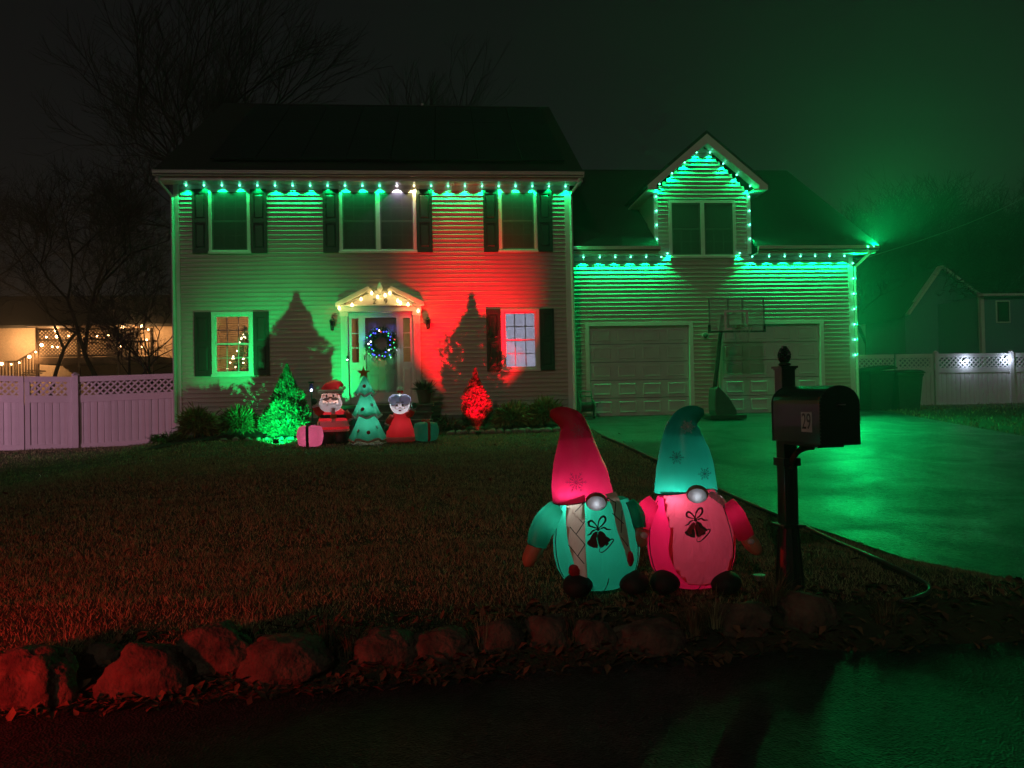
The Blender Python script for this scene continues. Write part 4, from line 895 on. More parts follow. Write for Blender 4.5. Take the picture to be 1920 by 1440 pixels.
# ------------------------------------------------------------------ inflatable gnomes
def gnome(label, opx, opy, az, bodym, hatm, armm, spine, armL, armR, nose, extra, scale=283., hatrefl=0):
    g0 = gnd(opx, opy); d_ = (g0-CAM).dot(FWD); k = d_/F
    t = thing('inflatable_gnome', label, 'inflatable', tuple(g0), 'pair of inflatable gnomes')
    ca, sa = math.cos(-az), math.sin(-az)
    X = lambda px: (px-opx)*k
    Z = lambda py: (opy-py)*k
    def W(x, y, z): return Vector((g0.x+x*ca-y*sa, g0.y+x*sa+y*ca, g0.z+z))
    def fin_(mb, name, m, parent=None, smooth=True, bevel=0):
        mb.v = [tuple(W(*q)) for q in mb.v]; return mb.build(name, m, parent or t, smooth, bevel)
    prof = [(.02, .004), (.10, .006), (.17, .025), (.225, .07), (.272, .15), (.292, .24), (.295, .33), (.282, .42), (.262, .50), (.238, .57), (.212, .62)]
    br_ = lambda z: float(np.interp(z, [p[1] for p in prof], [p[0] for p in prof]))
    SY = .80
    def front(x, z, off=.004):
        r_ = br_(z); return -SY*math.sqrt(max(r_*r_-x*x, .0004))-off
    # body, open at the top so that its lamp lights the hat too
    zz = np.linspace(0, 1, 34); P2 = [(float(np.interp(u, np.linspace(0, 1, len(prof)), [p[0] for p in prof])), float(np.interp(u, np.linspace(0, 1, len(prof)), [p[1] for p in prof]))) for u in zz]
    nb = 48; V = []; f = []
    for i, (r_, z) in enumerate(P2):
        for q in range(nb):
            a = 2*math.pi*q/nb; pk = 1-.012*math.exp(-((a*6/math.pi) % 1-.5)**2*60)+.008*mnoise.noise(Vector((math.cos(a)*2, math.sin(a)*2, z*7+opx)))
            gth = .007*max(0, (z-.40)/.22)*math.sin(a*34+3*mnoise.noise(Vector((a*3, z*4, opx)))); V.append(((r_*pk+gth)*math.cos(a), (r_*pk+gth)*SY*math.sin(a), z))
    for i in range(len(P2)-1):
        for q in range(nb):
            c_ = [sum(V[j][m_] for j in (i*nb+q, i*nb+(q+1)%nb, (i+1)*nb+(q+1)%nb, (i+1)*nb+q))/4 for m_ in range(3)]
            if c_[1] < 0 and any(np.interp(-c_[2], [-Z(y) for y in hy], [X(x) for x in hl])+.015 < c_[0] < np.interp(-c_[2], [-Z(y) for y in hy], [X(x) for x in hr_])-.015 and -Z(hy[-1])*-1+.02 < c_[2] < Z(hy[0])-.02 for hy, hl, hr_ in extra.get('holes', [])): continue   # sewn-in panel takes the shell's place
            f.append((i*nb+q, i*nb+(q+1)%nb, (i+1)*nb+(q+1)%nb, (i+1)*nb+q))
    f.append(tuple(range(nb-1, -1, -1)))
    fin_(MB().add(V, f), 'body', bodym)
    for a in (R(203), R(337), R(285)):
        zr_ = (.10, .60) if abs(a-R(285)) > .1 else (.01, .12)
        fin_(MB().tube([((br_(z)+.003)*math.cos(a+.05*math.sin(z*9)), (br_(z)+.003)*SY*math.sin(a+.05*math.sin(z*9)), z) for z in np.linspace(*zr_, 16)], .003, 4), 'body_seam', BLACKP)
    # hat: bent cone
    sp = [Vector((X(x), 0, Z(y))) for x, y, r_ in spine]; rr = [r_ for *_, r_ in spine]
    def cr(A, n_):   # catmull-rom
        out = []
        for i in range(len(A)-1):
            p0, p1, p2, p3 = A[max(i-1, 0)], A[i], A[i+1], A[min(i+2, len(A)-1)]
            for s_ in range(n_):
                u = s_/n_; out.append(.5*((2*p1)+(p2-p0)*u+(2*p0-5*p1+4*p2-p3)*u*u+(3*p1-p0-3*p2+p3)*u**3))
        return out+[A[-1]]
    sp2 = cr(sp, 5); rr2 = cr(rr, 5); nh = 40; V = []; f = []; up0 = Vector((0, 1, 0))
    for i, p in enumerate(sp2):
        d = (sp2[min(i+1, len(sp2)-1)]-sp2[max(i-1, 0)]).normalized(); 
        if i < 6: d = (d*(i/6)+Vector((0, 0, 1))*(1-i/6)).normalized()
        a_ = up0.cross(d).normalized()
        for q in range(nh):
            an = 2*math.pi*q/nh; ww = 1+.02*mnoise.noise(Vector((math.cos(an)*2.2, math.sin(an)*2.2, i*.35+opx)))
            v = p+a_*math.cos(an)*rr2[i]*ww+up0*math.sin(an)*rr2[i]*.86*ww
            if i < 3: v.z += .022*math.cos(an*2+1.2)*(1-i/3)+.03*math.sin(-an)*(1-i/3)
            V.append(v)
    for i in range(len(sp2)-1):
        for q in range(nh): f.append((i*nh+q, i*nh+(q+1)%nh, (i+1)*nh+(q+1)%nh, (i+1)*nh+q))
    f.append(tuple(range((len(sp2)-1)*nh, len(sp2)*nh)))
    hat = fin_(MB().add(V, f), 'hat', hatm)
    bi = int(len(sp2)*extra.get('baffle', .45)); fin_(MB().add([sp2[bi]*1.0]+[sp2[bi]+(Vector(V[bi*nh+q])-sp2[bi])*.985 for q in range(nh)], [(0, 1+q, 1+(q+1) % nh) for q in range(nh)]), 'dimming_baffle', BAFFLE, hat)  # unseen cloth disc added to dim the hat tip
    # seam piping: brim edge and one side seam
    pipe = MB().tube([V[q] for q in list(range(nh))+[0]], .004, 5, caps=False); fin_(pipe, 'brim_seam', BLACKP, hat)
    sq = MB().tube([Vector(V[i*nh+int(nh*.46)])*1.0 for i in range(len(sp2)-4)], .0028, 4); fin_(sq, 'hat_seam', BLACKP, hat)
    def hatfront(px, py, off=.006):
        x, z = X(px), Z(py); best = min(range(len(sp2)), key=lambda i: abs(sp2[i].z-z)+.3*abs(sp2[i].x-x)); c_ = sp2[best]
        return -.86*math.sqrt(max(rr2[best]**2-(x-c_.x)**2, .0002))-off
    FLAKE = mat('flake_print', (.05, .012, .02) if opx < 1200 else (.05, .06, .06), .7)
    for fx, fy, fr_, fm in extra['flakes']:
        fl = MB()
        for q in range(12):
            a = q*math.pi/6; L_ = fr_*(1 if q % 2 == 0 else .7)
            pts = [Vector((X(fx)+math.cos(a)*L_*u, hatfront(fx+math.cos(a)*L_*u/k, fy-math.sin(a)*L_*u/k), Z(fy)+math.sin(a)*L_*u)) for u in (.06, .5, 1)]
            fl.tube(pts, .0016, 3)
            for u in (.5, .75):
                for sg in (-1, 1):
                    b0 = (X(fx)+math.cos(a)*L_*u, Z(fy)+math.sin(a)*L_*u); b1 = (b0[0]+math.cos(a+sg*.8)*L_*.2, b0[1]+math.sin(a+sg*.8)*L_*.2)
                    fl.tube([Vector((bx, hatfront(opx+bx/k, opy-bz/k), bz)) for bx, bz in (b0, b1)], .0012, 3)
        fin_(fl, 'snowflake_print', fm, hat, False)
    # arms and hands
    for side_, A in (('l', armL), ('r', armR)):
        pts = cr([Vector((X(x), y, Z(z_))) for x, z_, y, r_ in A['arm']], 4); rad = cr([r_ for *_, r_ in A['arm']], 4)
        am = MB().tube(pts, rad, 20, caps=True)
        am.v = [tuple(Vector(v)+Vector((mnoise.noise(Vector(v)*22), mnoise.noise(Vector(v)*22+Vector((5, 5, 5))), 0))*.006) for v in am.v]
        ar = fin_(am, 'arm', A.get('m', armm))
        hp = cr([Vector((X(x), y, Z(z_))) for x, z_, y, r_ in A['hand']], 3); hr = cr([r_ for *_, r_ in A['hand']], 3)
        fin_(MB().tube(hp, hr, 16, caps=True), 'hand', HANDM, ar)
        if 'cuff' in A: cx_, cy_, cyy = A['cuff']; fin_(MB().ball((X(cx_), cyy, Z(cy_)), .026, .02, .022, 2), 'cuff', CUFFM, ar)
        light('arm_glow', 'POINT', W(*pts[3]), A.get('p', .25), (1, 1, 1), ar, radius=.02)  # small light added inside the arm to brighten its fabric
    # feet
    for fx, fy, fd in extra['feet']:
        fin_(MB().ball((X(fx), fd, .072), .10, .13, .078, 3, .05, 1.5, int(fx)), 'foot', FOOTM)
    # nose
    nx, ny = nose; yn = front(X(nx), min(Z(ny), .58), 0)
    ns = fin_(MB().ball((X(nx), yn-.012, Z(ny)), .072, .060, .060, 3), 'nose', NOSEB)
    fin_(MB().ball((X(nx), yn-.055, Z(ny)-.006), .061, .052, .047, 3), 'nose_tip', NOSEW, ns)
    light('nose_led', 'POINT', W(X(nx), yn-.088, Z(ny)-.006), .022, (.85, .92, 1), ns, radius=.012)
    # bell print
    def P2d(x, z, off=.0065): return (x, front(x, z, off), z)
    bx, bz, bs, bm_, bl_ = extra['bell']; bx, bz = X(bx), Z(bz)
    T = lambda u, v, off: P2d(bx+u*bs, bz+v*bs, off)
    def ribbon(pts, wd_, off=.010):
        pts = cr([Vector((u, 0, v)) for u, v in pts], 5); r_ = MB(); r_.tube([T(p.x, p.z, off) for p in pts], [max(.0015, wd_*bs*(.35+.65*math.sin(math.pi*i/(len(pts)-1)))) for i in range(len(pts))], 5, sy=.35, ref=(0, 1, 0)); return r_
    def patch(poly, off): return MB().add([T(u, v, off) for u, v in poly], [tuple(range(len(poly)))])
    bellA = [(-.16, -.02), (-.34, -.12), (-.50, -.35), (-.62, -.58), (-.83, -.80), (-.70, -1.0), (-.35, -1.15), (-.06, -1.17), (-.04, -.9), (-.12, -.5), (-.08, -.2), (-.02, -.05)]
    bellB = [(.02, -.05), (-.05, -.3), (-.02, -.7), (.02, -.95), (.14, -1.12), (.45, -.98), (.85, -.62), (.80, -.52), (.55, -.32), (.42, -.12), (.28, -.02), (.12, .02)]
    prt = fin_(patch(bellA, .007), 'bell_print', bm_, None, False); fin_(patch(bellB, .009), 'bell_print_front', bm_, prt, False)
    mouth = [(.13+.0, -1.14), (.05, -1.30), (.12, -1.45), (.35, -1.42), (.70, -1.12), (1.02, -.75), (1.05, -.60), (.90, -.58), (.55, -.85), (.28, -1.08), (.13, -1.14)]
    fin_(ribbon(mouth, .05), 'bell_rim', bl_, prt, False)
    fin_(ribbon([(.0, .02), (-.07, -.2), (-.05, -.5), (.02, -.9), (.10, -1.15)], .04, .012), 'bell_gap', extra['gap'], prt, False)
    fin_(patch([(.62, -.98), (.52, -1.02), (.50, -.92), (.60, -.82), (.72, -.80), (.74, -.90)], .009), 'clapper', bm_, prt, False)
    for q in ([(0, .20), (-.18, .50), (-.45, .72), (-.66, .62), (-.62, .38), (-.35, .28), (0, .20)], [(0, .20), (.04, .6), (.22, .92), (.46, .98), (.52, .72), (.30, .42), (0, .20)]): fin_(ribbon(q, .085), 'bow_loop', bl_, prt, False)
    for q in ([(-.12, .12), (-.4, .02), (-.55, -.18), (-.78, -.28)], [(.12, .14), (.42, .24), (.62, .12), (.92, .10)]): fin_(ribbon(q, .075), 'bow_tail', bl_, prt, False)
    fin_(MB().ball(T(0, .13, .008), .012, .006, .012, 2), 'bow_knot', bl_, prt)
    # lamp inside
    light('inner_lamp', 'POINT', W(X(spine[0][0])-.05, -.075, .60), extra['power'], (.92, .96, 1.0), t, radius=.03)
    light('inner_lamp', 'POINT', W(-.03, -.02, .36), extra['power']*.32, (.92, .96, 1.0), t, radius=.05)
    return t, X, Z, W, front, fin_, cr, k
BAFFLE = nylon('dimming_cloth', (.5, .5, .5), .8, .1)
TEAL = nylon('nylon_teal', (.02, .42, .25), .72, .55, 11, .4, 1); CRIM = nylon('nylon_crimson', (.70, .015, .085), .72, .5, 10, .4, 2); HANDM = nylon('nylon_tan', (.60, .30, .17), .35, .2)
CRIM2 = nylon('nylon_red', (.80, .012, .09), .72, .55, 11, .4, 3); TEALH = nylon('nylon_green_hat', (.015, .42, .27), .72, .2, 8, .3, 4)
CUFFM = nylon('white_fur', (.8, .8, .8), .4, .6, 60); FOOTM = mat('black_nylon', (.007, .008, .008), .75, bump=.2, bscale=12); NOSEB = nylon('nose_brown', (.34, .19, .11), .3, .3, 20); NOSEW = nylon('nose_white', (.85, .87, .9), .8, .5, 30)
PRINTD = mat('print_maroon', (.035, .012, .016), .7); PRINTL = mat('print_black', (.012, .014, .014), .7); WHITEP = mat('print_white', (.75, .72, .74), .7)
_n = dict(p=.3)
G1 = gnome('inflatable gnome with a red hat, green body and two beige braids', 1120, 1106, R(11.1), TEAL, CRIM, TEAL,
    [(1097, 943, .212), (1093, 900, .197), (1089, 870, .172), (1087, 840, .138), (1085, 815, .112), (1079, 795, .095), (1066, 783, .075), (1050, 777, .052), (1038, 775, .020)],
    dict(arm=[(1052, 955, -.02, .075), (1030, 975, -.05, .085), (1015, 1000, -.07, .078), (1010, 1022, -.08, .066)], hand=[(1010, 1018, -.08, .058), (1000, 1036, -.10, .056), (992, 1050, -.11, .040), (988, 1056, -.11, .012)], p=.30),
    dict(arm=[(1176, 948, .0, .07), (1190, 968, -.02, .075), (1194, 990, -.04, .065)], hand=[(1192, 992, -.04, .05), (1200, 1008, -.06, .052), (1208, 1020, -.06, .03)], cuff=(1207, 1000, -.10), p=.12),
    (1122, 934), dict(flakes=[(1092, 806, .055, mat('flake_white', (.55, .25, .3), .7)), (1086, 900, .072, PRINTL)], feet=[(1085, 1088, -.17), (1187, 1078, -.10)], bell=(1124, 986, .092, PRINTD, PRINTL), gap=TEAL, power=3.0, holes=[([924, 970, 1010, 1045, 1076], [1066, 1066, 1070, 1078, 1086], [1100, 1101, 1101, 1102, 1103])]))
t, X, Z, W, front, fin_, cr, k = G1
BRAID = nylon('braid_beige', (.50, .44, .34), .22, .5, 25, .7, 5)
def strip(poly_l, poly_r, off, name, m, parent=None, nx=5):
    """fabric patch between a left and a right edge (pixel lists), laid on the body"""
    A = cr([Vector((X(x), 0, Z(y))) for x, y in poly_l], 5); B = cr([Vector((X(x), 0, Z(y))) for x, y in poly_r], 5); mb = MB(); V = []; f = []
    for a, b in zip(A, B):
        for q in range(nx+1):
            u = q/nx; p = a*(1-u)+b*u; V.append((p.x, front(p.x, max(.01, p.z), off+.006*math.sin(math.pi*u)+.004*mnoise.noise(Vector((p.x*20, p.z*14, 1)))), p.z))
    w1 = nx+1; m_ = len(A); n0 = len(V)
    for i in range(m_-1):
        for q in range(nx): f.append((i*w1+q, i*w1+q+1, (i+1)*w1+q+1, (i+1)*w1+q))
    return fin_(mb.add(V, f), name, m, parent)
    for i in range(m_-1):
        for q in range(nx): f.append((i*w1+q, i*w1+q+1, (i+1)*w1+q+1, (i+1)*w1+q)); f.append((n0+i*w1+q, n0+(i+1)*w1+q, n0+(i+1)*w1+q+1, n0+i*w1+q+1))
        f.append((i*w1, (i+1)*w1, n0+(i+1)*w1, n0+i*w1)); f.append((i*w1+nx, n0+i*w1+nx, n0+(i+1)*w1+nx, (i+1)*w1+nx))
    return fin_(mb.add(V, f), name, m, parent)
def lines(segs, off, name, m, parent, wd=.0028):
    mb = MB()
    for s_ in segs: mb.tube([(X(x), front(X(x), Z(y), off), Z(y)) for x, y in s_], wd, 4)
    fin_(mb, name, m, parent, False)
bL = strip([(1066, 938), (1066, 975), (1070, 1010), (1078, 1040), (1086, 1075)], [(1100, 924), (1101, 965), (1101, 1010), (1102, 1045), (1103, 1076)], .010, 'braid', BRAID)
lines([[(1067, 939), (1097, 972)], [(1101, 935), (1083, 953)], [(1073, 980), (1100, 1009)], [(1101, 968), (1085, 991)], [(1070, 1012), (1098, 1044)], [(1100, 1009), (1086, 1031)]], .022, 'braid_line', PRINTL, bL)
fin_(MB().ball((X(1080), front(X(1080), Z(1058), .02), Z(1058)), .042, .02, .040, 3, .2, 2, 3), 'braid_bow', nylon('bow_red', (.35, .01, .03), .3), bL)
bR = strip([(1138, 922), (1150, 945), (1158, 985), (1170, 1020), (1177, 1052)], [(1157, 918), (1168, 945), (1176, 985), (1180, 1015), (1186, 1050)], .010, 'braid', BRAID)
lines([[(1142, 928), (1157, 938)], [(1157, 938), (1154, 960)], [(1150, 955), (1170, 975)], [(1168, 952), (1165, 990)], [(1165, 998), (1177, 1015)]], .022, 'braid_line', PRINTL, bR)
fin_(MB().ball((X(1181), front(X(1181), Z(1038), .02), Z(1038)), .022, .02, .048, 3, .2, 2, 4), 'braid_bow', nylon('bow_red2', (.35, .01, .03), .3), bR)
G2 = gnome('inflatable gnome with a green hat, red body and wide pink beard', 1297, 1102, R(18.2), CRIM2, TEALH, CRIM2,
    [(1290, 925, .212), (1290, 890, .2), (1289, 855, .178), (1287, 830, .15), (1288, 808, .125), (1294, 790, .1), (1303, 780, .075), (1316, 775, .05), (1327, 773, .020)],
    dict(arm=[(1236, 945, -.02, .075), (1216, 965, -.03, .082), (1208, 990, -.04, .07)], hand=[(1210, 990, -.05, .05), (1203, 1008, -.08, .054), (1199, 1020, -.08, .032)], p=.35),
    dict(arm=[(1362, 945, .0, .065), (1380, 970, -.02, .07), (1392, 995, -.03, .062), (1396, 1006, -.03, .055)], hand=[(1397, 1004, -.03, .05), (1408, 1018, -.04, .052), (1417, 1030, -.04, .034), (1420, 1034, -.04, .01)], cuff=(1404, 1010, -.075), p=.10),
    (1311, 920), dict(flakes=[(1297, 800, .05, mat('flake_white2', (.5, .6, .58), .7)), (1276, 855, .05, PRINTL), (1325, 885, .045, PRINTL)], feet=[(1250, 1080, -.16), (1358, 1082, -.12)], bell=(1307, 969, .086, mat('print_brown', (.07, .035, .03), .7), mat('print_dark_red', (.12, .02, .03), .7)), gap=CRIM2, power=2.8, holes=[([918, 950, 985, 1025, 1062, 1086], [1251, 1252, 1262, 1258, 1272, 1292], [1345, 1362, 1378, 1376, 1366, 1334])]))
t, X, Z, W, front, fin_, cr, k = G2
BEARD = nylon('beard_pink', (.64, .065, .115), .55, .9, 12, .7, 6)
strip([(1250, 922), (1252, 950), (1262, 985), (1258, 1025), (1272, 1062), (1292, 1085)], [(1340, 912), (1362, 950), (1378, 985), (1376, 1025), (1366, 1062), (1334, 1088)], .002, 'beard', BEARD, nx=14)
strip([(1328, 922), (1345, 936), (1362, 950)], [(1336, 916), (1356, 930), (1367, 948)], .016, 'moustache', CUFFM, nx=5)

# ------------------------------------------------------------------ inflatables by the steps
RED_N = nylon('nylon_bright_red', (.62, .02, .03), .45, .15, 8); WHT_N = nylon('nylon_white', (.88, .86, .90), .5, .15, 8); SKIN_N = nylon('nylon_skin', (.72, .40, .32), .5, .1, 8); GRN_N = nylon('nylon_green', (.03, .30, .16), .6, .15, 8)
BEARD_N = nylon('nylon_beard', (.62, .55, .55), .5, .3, 14); PINK_N = nylon('nylon_pink', (.85, .16, .30), .6, .25, 9); BLK_N = mat('nylon_black', (.012, .012, .012), .6); GLOVE = nylon('glove_green', (.03, .16, .09), .3); BLUEHAIR = nylon('hair_lilac', (.55, .55, .85), .65, .25, 10)
EYEB = mat('eye_black', (.01, .01, .012), .4); GOLD = nylon('star_gold', (.60, .30, .06), .4)
class Fig:
    def __init__(s, name, label, cat, px, py, group=None):
        s.g = gnd(px, py); s.px, s.py = px, py; s.k = (s.g-CAM).dot(FWD)/F; s.t = thing(name, label, cat, tuple(s.g), group); print(name, s.g)
        a = math.atan2(s.g.x-CAM.x, s.g.y-CAM.y); s.ca, s.sa = math.cos(-a), math.sin(-a)
    def p(s, px, py, y=0): return ((px-s.px)*s.k, y, (s.py-py)*s.k)
    def W(s, q): x, y, z = q; return Vector((s.g.x+x*s.ca-y*s.sa, s.g.y+x*s.sa+y*s.ca, s.g.z+z))
    def b(s, mb, name, m, parent=None, smooth=True, bevel=0):
        mb.v = [tuple(s.W(q)) for q in mb.v]; return mb.build(name, m, parent or s.t, smooth, bevel)
    def ball(s, px, py, y, w_, h, d, name, m, parent=None, sub=3, nz=0, keep=None): return s.b(MB().ball(s.p(px, py, y), w_*s.k/2, d, h*s.k/2, sub, nz, keep=keep), name, m, parent)
    def tube(s, pts, name, m, parent=None, n=14, sy=1): return s.b(MB().tube([s.p(a, b, c) for a, b, c, r_ in pts], [r_*s.k for *_, r_ in pts], n, sy), name, m, parent)
    def lathe(s, prof, cx, name, m, parent=None, n=28, sy=.8, y=0, caps=True): return s.b(MB().lathe([((r_)*s.k, (s.py-py)*s.k) for py, r_ in prof], ((cx-s.px)*s.k, y, 0), n, sy, caps=caps), name, m, parent)
    def lamp(s, px, py, y, pw, col=(.9, .93, 1)): light('inner_lamp', 'POINT', s.W(s.p(px, py, y)), pw*1.6, col, s.t, radius=.04)
# bearded man in red
A = Fig('inflatable_figure', 'inflatable white bearded man in red suit and cap by the steps', 'inflatable', 626, 831, 'inflatables beside the front steps')
bd = A.lathe([(808, 27), (804, 29), (795, 28), (785, 27), (775, 24), (767, 17), (763, 8)], 626, 'body', RED_N)
A.lathe([(800, 29.6), (798, 30), (791, 29.5), (789, 29)], 626, 'coat_trim', WHT_N, bd, caps=False); A.lathe([(809, 27), (807.5, 29.5), (805, 29.5)], 626, 'coat_hem', WHT_N, bd, caps=False)
A.lathe([(783.5, 27.5), (782, 28.3), (778, 27.2), (777, 26)], 626, 'belt', BLK_N, bd, caps=False)
A.b(MB().box(*[q for q in ((620-626)*A.k, (632-626)*A.k)], -.262, -.235, (831-784.5)*A.k, (831-776.5)*A.k), 'buckle', GOLD, bd, False)
for y0, y1 in ((776, 764), (791, 784.8)): A.b(MB().box((622.5-626)*A.k, (629.5-626)*A.k, -.255, -.225, (831-y0)*A.k, (831-y1)*A.k), 'coat_front_trim', WHT_N, bd, False, .008)
for sx_ in (613, 640): A.lathe([(831, 12), (828, 14.5), (820, 13), (806, 12.5)], sx_, 'leg', BLK_N, y=-.02)
hd_ = A.ball(622, 748, -.06, 36, 38, .19, 'head', SKIN_N, keep=lambda q: q.y > -.1 or q.z > .55)
A.ball(621, 757, -.11, 43, 34, .19, 'beard', BEARD_N, hd_, keep=lambda q: q.y < .05 and not (q.z > .15 and abs(q.x) < .62))
A.b(MB().ball(A.p(621, 745, -.19), 15*A.k, .06, 9*A.k, 3, keep=lambda q: q.y < 0), 'face', SKIN_N, hd_)
for dx in (-6, 6):
    A.ball(621+dx-.5, 742, -.255, 4.2, 5.4, .01, 'eye', EYEB, hd_, 2); A.ball(621+dx*1.3, 748, -.245, 13, 6, .03, 'moustache', WHT_N, hd_, 2)
    A.tube([(621+dx*1.5, 738, -.24, .5), (621+dx, 736, -.245, .8), (621+dx*.5, 737.5, -.245, .5)], 'brow', mat('brow_brown', (.1, .04, .02), .8), hd_, 6)
A.ball(621, 746, -.27, 6.5, 5, .03, 'nose', nylon('nose_red', (.6, .15, .12), .4), hd_, 2)
hc = A.tube([(622, 735, -.04, 19), (625, 726, -.02, 15), (631, 721, 0, 9.5), (640, 720, 0, 5), (644, 724, -.02, 2.5)], 'cap', RED_N)
A.b(MB().tube([A.p(622+20.5*math.cos(a), 734.5+2.5*math.sin(a)*0-.0, -.05-.175*math.sin(a)) for a in np.linspace(0, 2*math.pi, 25)], 3.6*A.k, 8), 'cap_trim', WHT_N, hc)
A.ball(646, 728, -.03, 8, 8, .04, 'cap_pompom', WHT_N, hc, 2)
a1 = A.tube([(606, 775, -.05, 8), (598, 770, -.08, 7.5), (593, 761, -.1, 6.5)], 'arm', RED_N); A.ball(591.5, 752, -.1, 11, 12, .06, 'glove', GLOVE, a1); A.tube([(594.5, 763, -.1, 6.8), (593.5, 759, -.1, 6.8)], 'cuff', WHT_N, a1)
a2 = A.tube([(646, 774, -.05, 8), (653, 781, -.06, 7.5), (657, 787, -.07, 6.5)], 'arm', RED_N); A.ball(659, 793, -.07, 11, 12, .06, 'glove', GLOVE, a2); A.tube([(656, 786, -.07, 6.8), (657.5, 789, -.07, 6.8)], 'cuff', WHT_N, a2)
stf = A.tube([(587, 733, -.12, 1.3), (588, 760, -.12, 1.3), (588, 800, -.1, 1.3)], 'lamp_post', GRN_N); A.b(MB().box((582-626)*A.k, (592-626)*A.k, -.17, -.07, (831-718)*A.k, (831-715)*A.k), 'lantern_top', GRN_N, stf); A.tube([(587, 733, -.12, 3.4), (587, 719, -.12, 3.8)], 'lantern', nylon('lantern_panel', (.1, .12, .3), .5), stf, 6); A.ball(587, 731, -.155, 4, 4, .02, 'lantern_bulb', E_COOL, stf, 1)
A.tube([(592, 790, -.14, .5), (594, 800, -.16, .6), (600, 790, -.16, .6), (603, 805, -.14, .5)], 'cord', GRN_N, stf, 5)
A.lamp(628, 727, -.01, .5); A.lamp(622, 750, -.02, 2.0); A.lamp(626, 786, .0, 2.6)
# inflatable tree
B = Fig('inflatable_tree', 'inflatable green christmas tree with a gold star between two figures', 'inflatable', 690, 830, 'inflatables beside the front steps')
def tier(y0, y1, r0, r1, cx, nm, m):
    pr = []; V = []; f = []; nb = 40; rows = 9
    for i in range(rows):
        u = i/(rows-1); r_ = r0*(1-u)**.92+r1*u
        for q in range(nb): a = 2*math.pi*q/nb; rr = r_*(1+.10*math.cos(a*6)*(1-u)**2); V.append(((cx-690)*B.k+rr*B.k*math.cos(a), rr*B.k*.8*math.sin(a), (830-(y0+(y1-y0)*u))*B.k+.03*math.cos(a*6)*(1-u)**3))
    for i in range(rows-1):
        for q in range(nb): f.append((i*nb+q, i*nb+(q+1)%nb, (i+1)*nb+(q+1)%nb, (i+1)*nb+q))
    o = B.b(MB().add(V, f), nm, m); B.b(MB().tube([V[q] for q in list(range(nb))+[0]], 2.3*B.k, 6, caps=False), 'garland', WHT_N if y0 < 800 else nylon('garland_tan', (.55, .40, .30), .4), o); return o
tier(825, 770, 33, 11, 690, 'lower_tier', GRN_N); tier(781, 735, 25, 8, 688.5, 'middle_tier', GRN_N); tp = tier(740, 704, 18, 1.5, 686, 'top_tier', GRN_N)
s5 = []
for q in range(10): a = math.pi/2+q*math.pi/5; r_ = (13 if q % 2 == 0 else 5.2)*B.k; s5.append(((684-690)*B.k+r_*math.cos(a), (830-699)*B.k+r_*math.sin(a)))
B.b(MB().prism(s5, -.05, .01), 'star', GOLD, None, False, .008)
for bx, by, bm_ in ((685, 724, RED_N), (681, 767, RED_N), (698, 760, WHT_N), (691, 810, RED_N), (674, 807, nylon('bauble_tan', (.6, .35, .3), .4)), (705, 801, WHT_N)):
    r_ = float(np.interp(by, [704, 735, 740, 781, 782, 825], [3, 16, 8, 25, 12, 33])); xx = bx-float(np.interp(by, [704, 825], [686, 690])); B.ball(bx, by, -.8*math.sqrt(max(r_*r_-xx*xx, 1))*B.k-.012, 7, 7, .025, 'bauble', bm_, None, 2)
B.lamp(690, 800, 0, 2.6); B.lamp(688, 765, 0, 2.6); B.lamp(686, 728, 0, .9)
# woman in a red dress
Cg = Fig('inflatable_figure', 'inflatable grey haired woman in a long red dress by the steps', 'inflatable', 751, 828, 'inflatables beside the front steps')
dr_ = Cg.lathe([(822, 26), (818, 27), (806, 25), (790, 20), (778, 15), (772, 9)], 751, 'dress', RED_N); Cg.lathe([(828, 25), (827, 27.2), (820, 27.8), (818.5, 26.5)], 751, 'hem', nylon('hem_pink', (.7, .38, .38), .4), dr_, caps=False)
hw = Cg.ball(751, 758, -.02, 37, 38, .19, 'head', WHT_N, keep=lambda q: q.y > -.15); Cg.b(MB().ball(Cg.p(751, 762, -.10), 17*Cg.k, .11, 14.5*Cg.k, 3, keep=lambda q: q.y < .1), 'face', nylon('face_pale', (.75, .66, .68), .6), hw)
for sg in (-1, 1): Cg.b(MB().ball(Cg.p(751+sg*9, 750, -.12), 12*Cg.k, .10, 11*Cg.k, 3, keep=lambda q: q.y < .1), 'hair', BLUEHAIR, hw)
Cg.ball(752, 731, 0, 14, 13, .07, 'hair_bun', WHT_N, hw)
for sg in (-1, 1): Cg.b(MB().ball(Cg.p(752+sg*3, 734.5, -.08), 3.2*Cg.k, .02, 2.6*Cg.k, 2), 'hair_bow', RED_N, hw)
for dx in (-5, 5):
    Cg.ball(751+dx, 760, -.225, 3.4, 4.6, .01, 'eye', EYEB, hw, 2)
    Cg.tube([(751+dx*1.5, 755, -.215, .4), (751+dx, 753.5, -.22, .6), (751+dx*.5, 754.5, -.22, .4)], 'brow', EYEB, hw, 5)
    Cg.b(MB().tube([Cg.p(751+dx+4*math.cos(a), 764+3*math.sin(a), -.232) for a in np.linspace(0, 2*math.pi, 13)], .45*Cg.k, 4), 'spectacles', GOLD, hw)
Cg.ball(751, 764.5, -.228, 2.6, 2.4, .02, 'nose', SKIN_N, hw, 2); Cg.ball(751, 769.5, -.215, 5.5, 3.0, .012, 'mouth', nylon('lip_red', (.4, .01, .04), .2), hw, 2)
a1 = Cg.tube([(738, 780, -.04, 6.5), (731, 789, -.06, 7), (727, 796, -.07, 6)], 'arm', RED_N); Cg.ball(726, 801, -.07, 9, 10, .05, 'glove', GLOVE, a1); Cg.tube([(728, 794, -.07, 6.5), (726.5, 797, -.07, 6.5)], 'cuff', BEARD_N, a1)
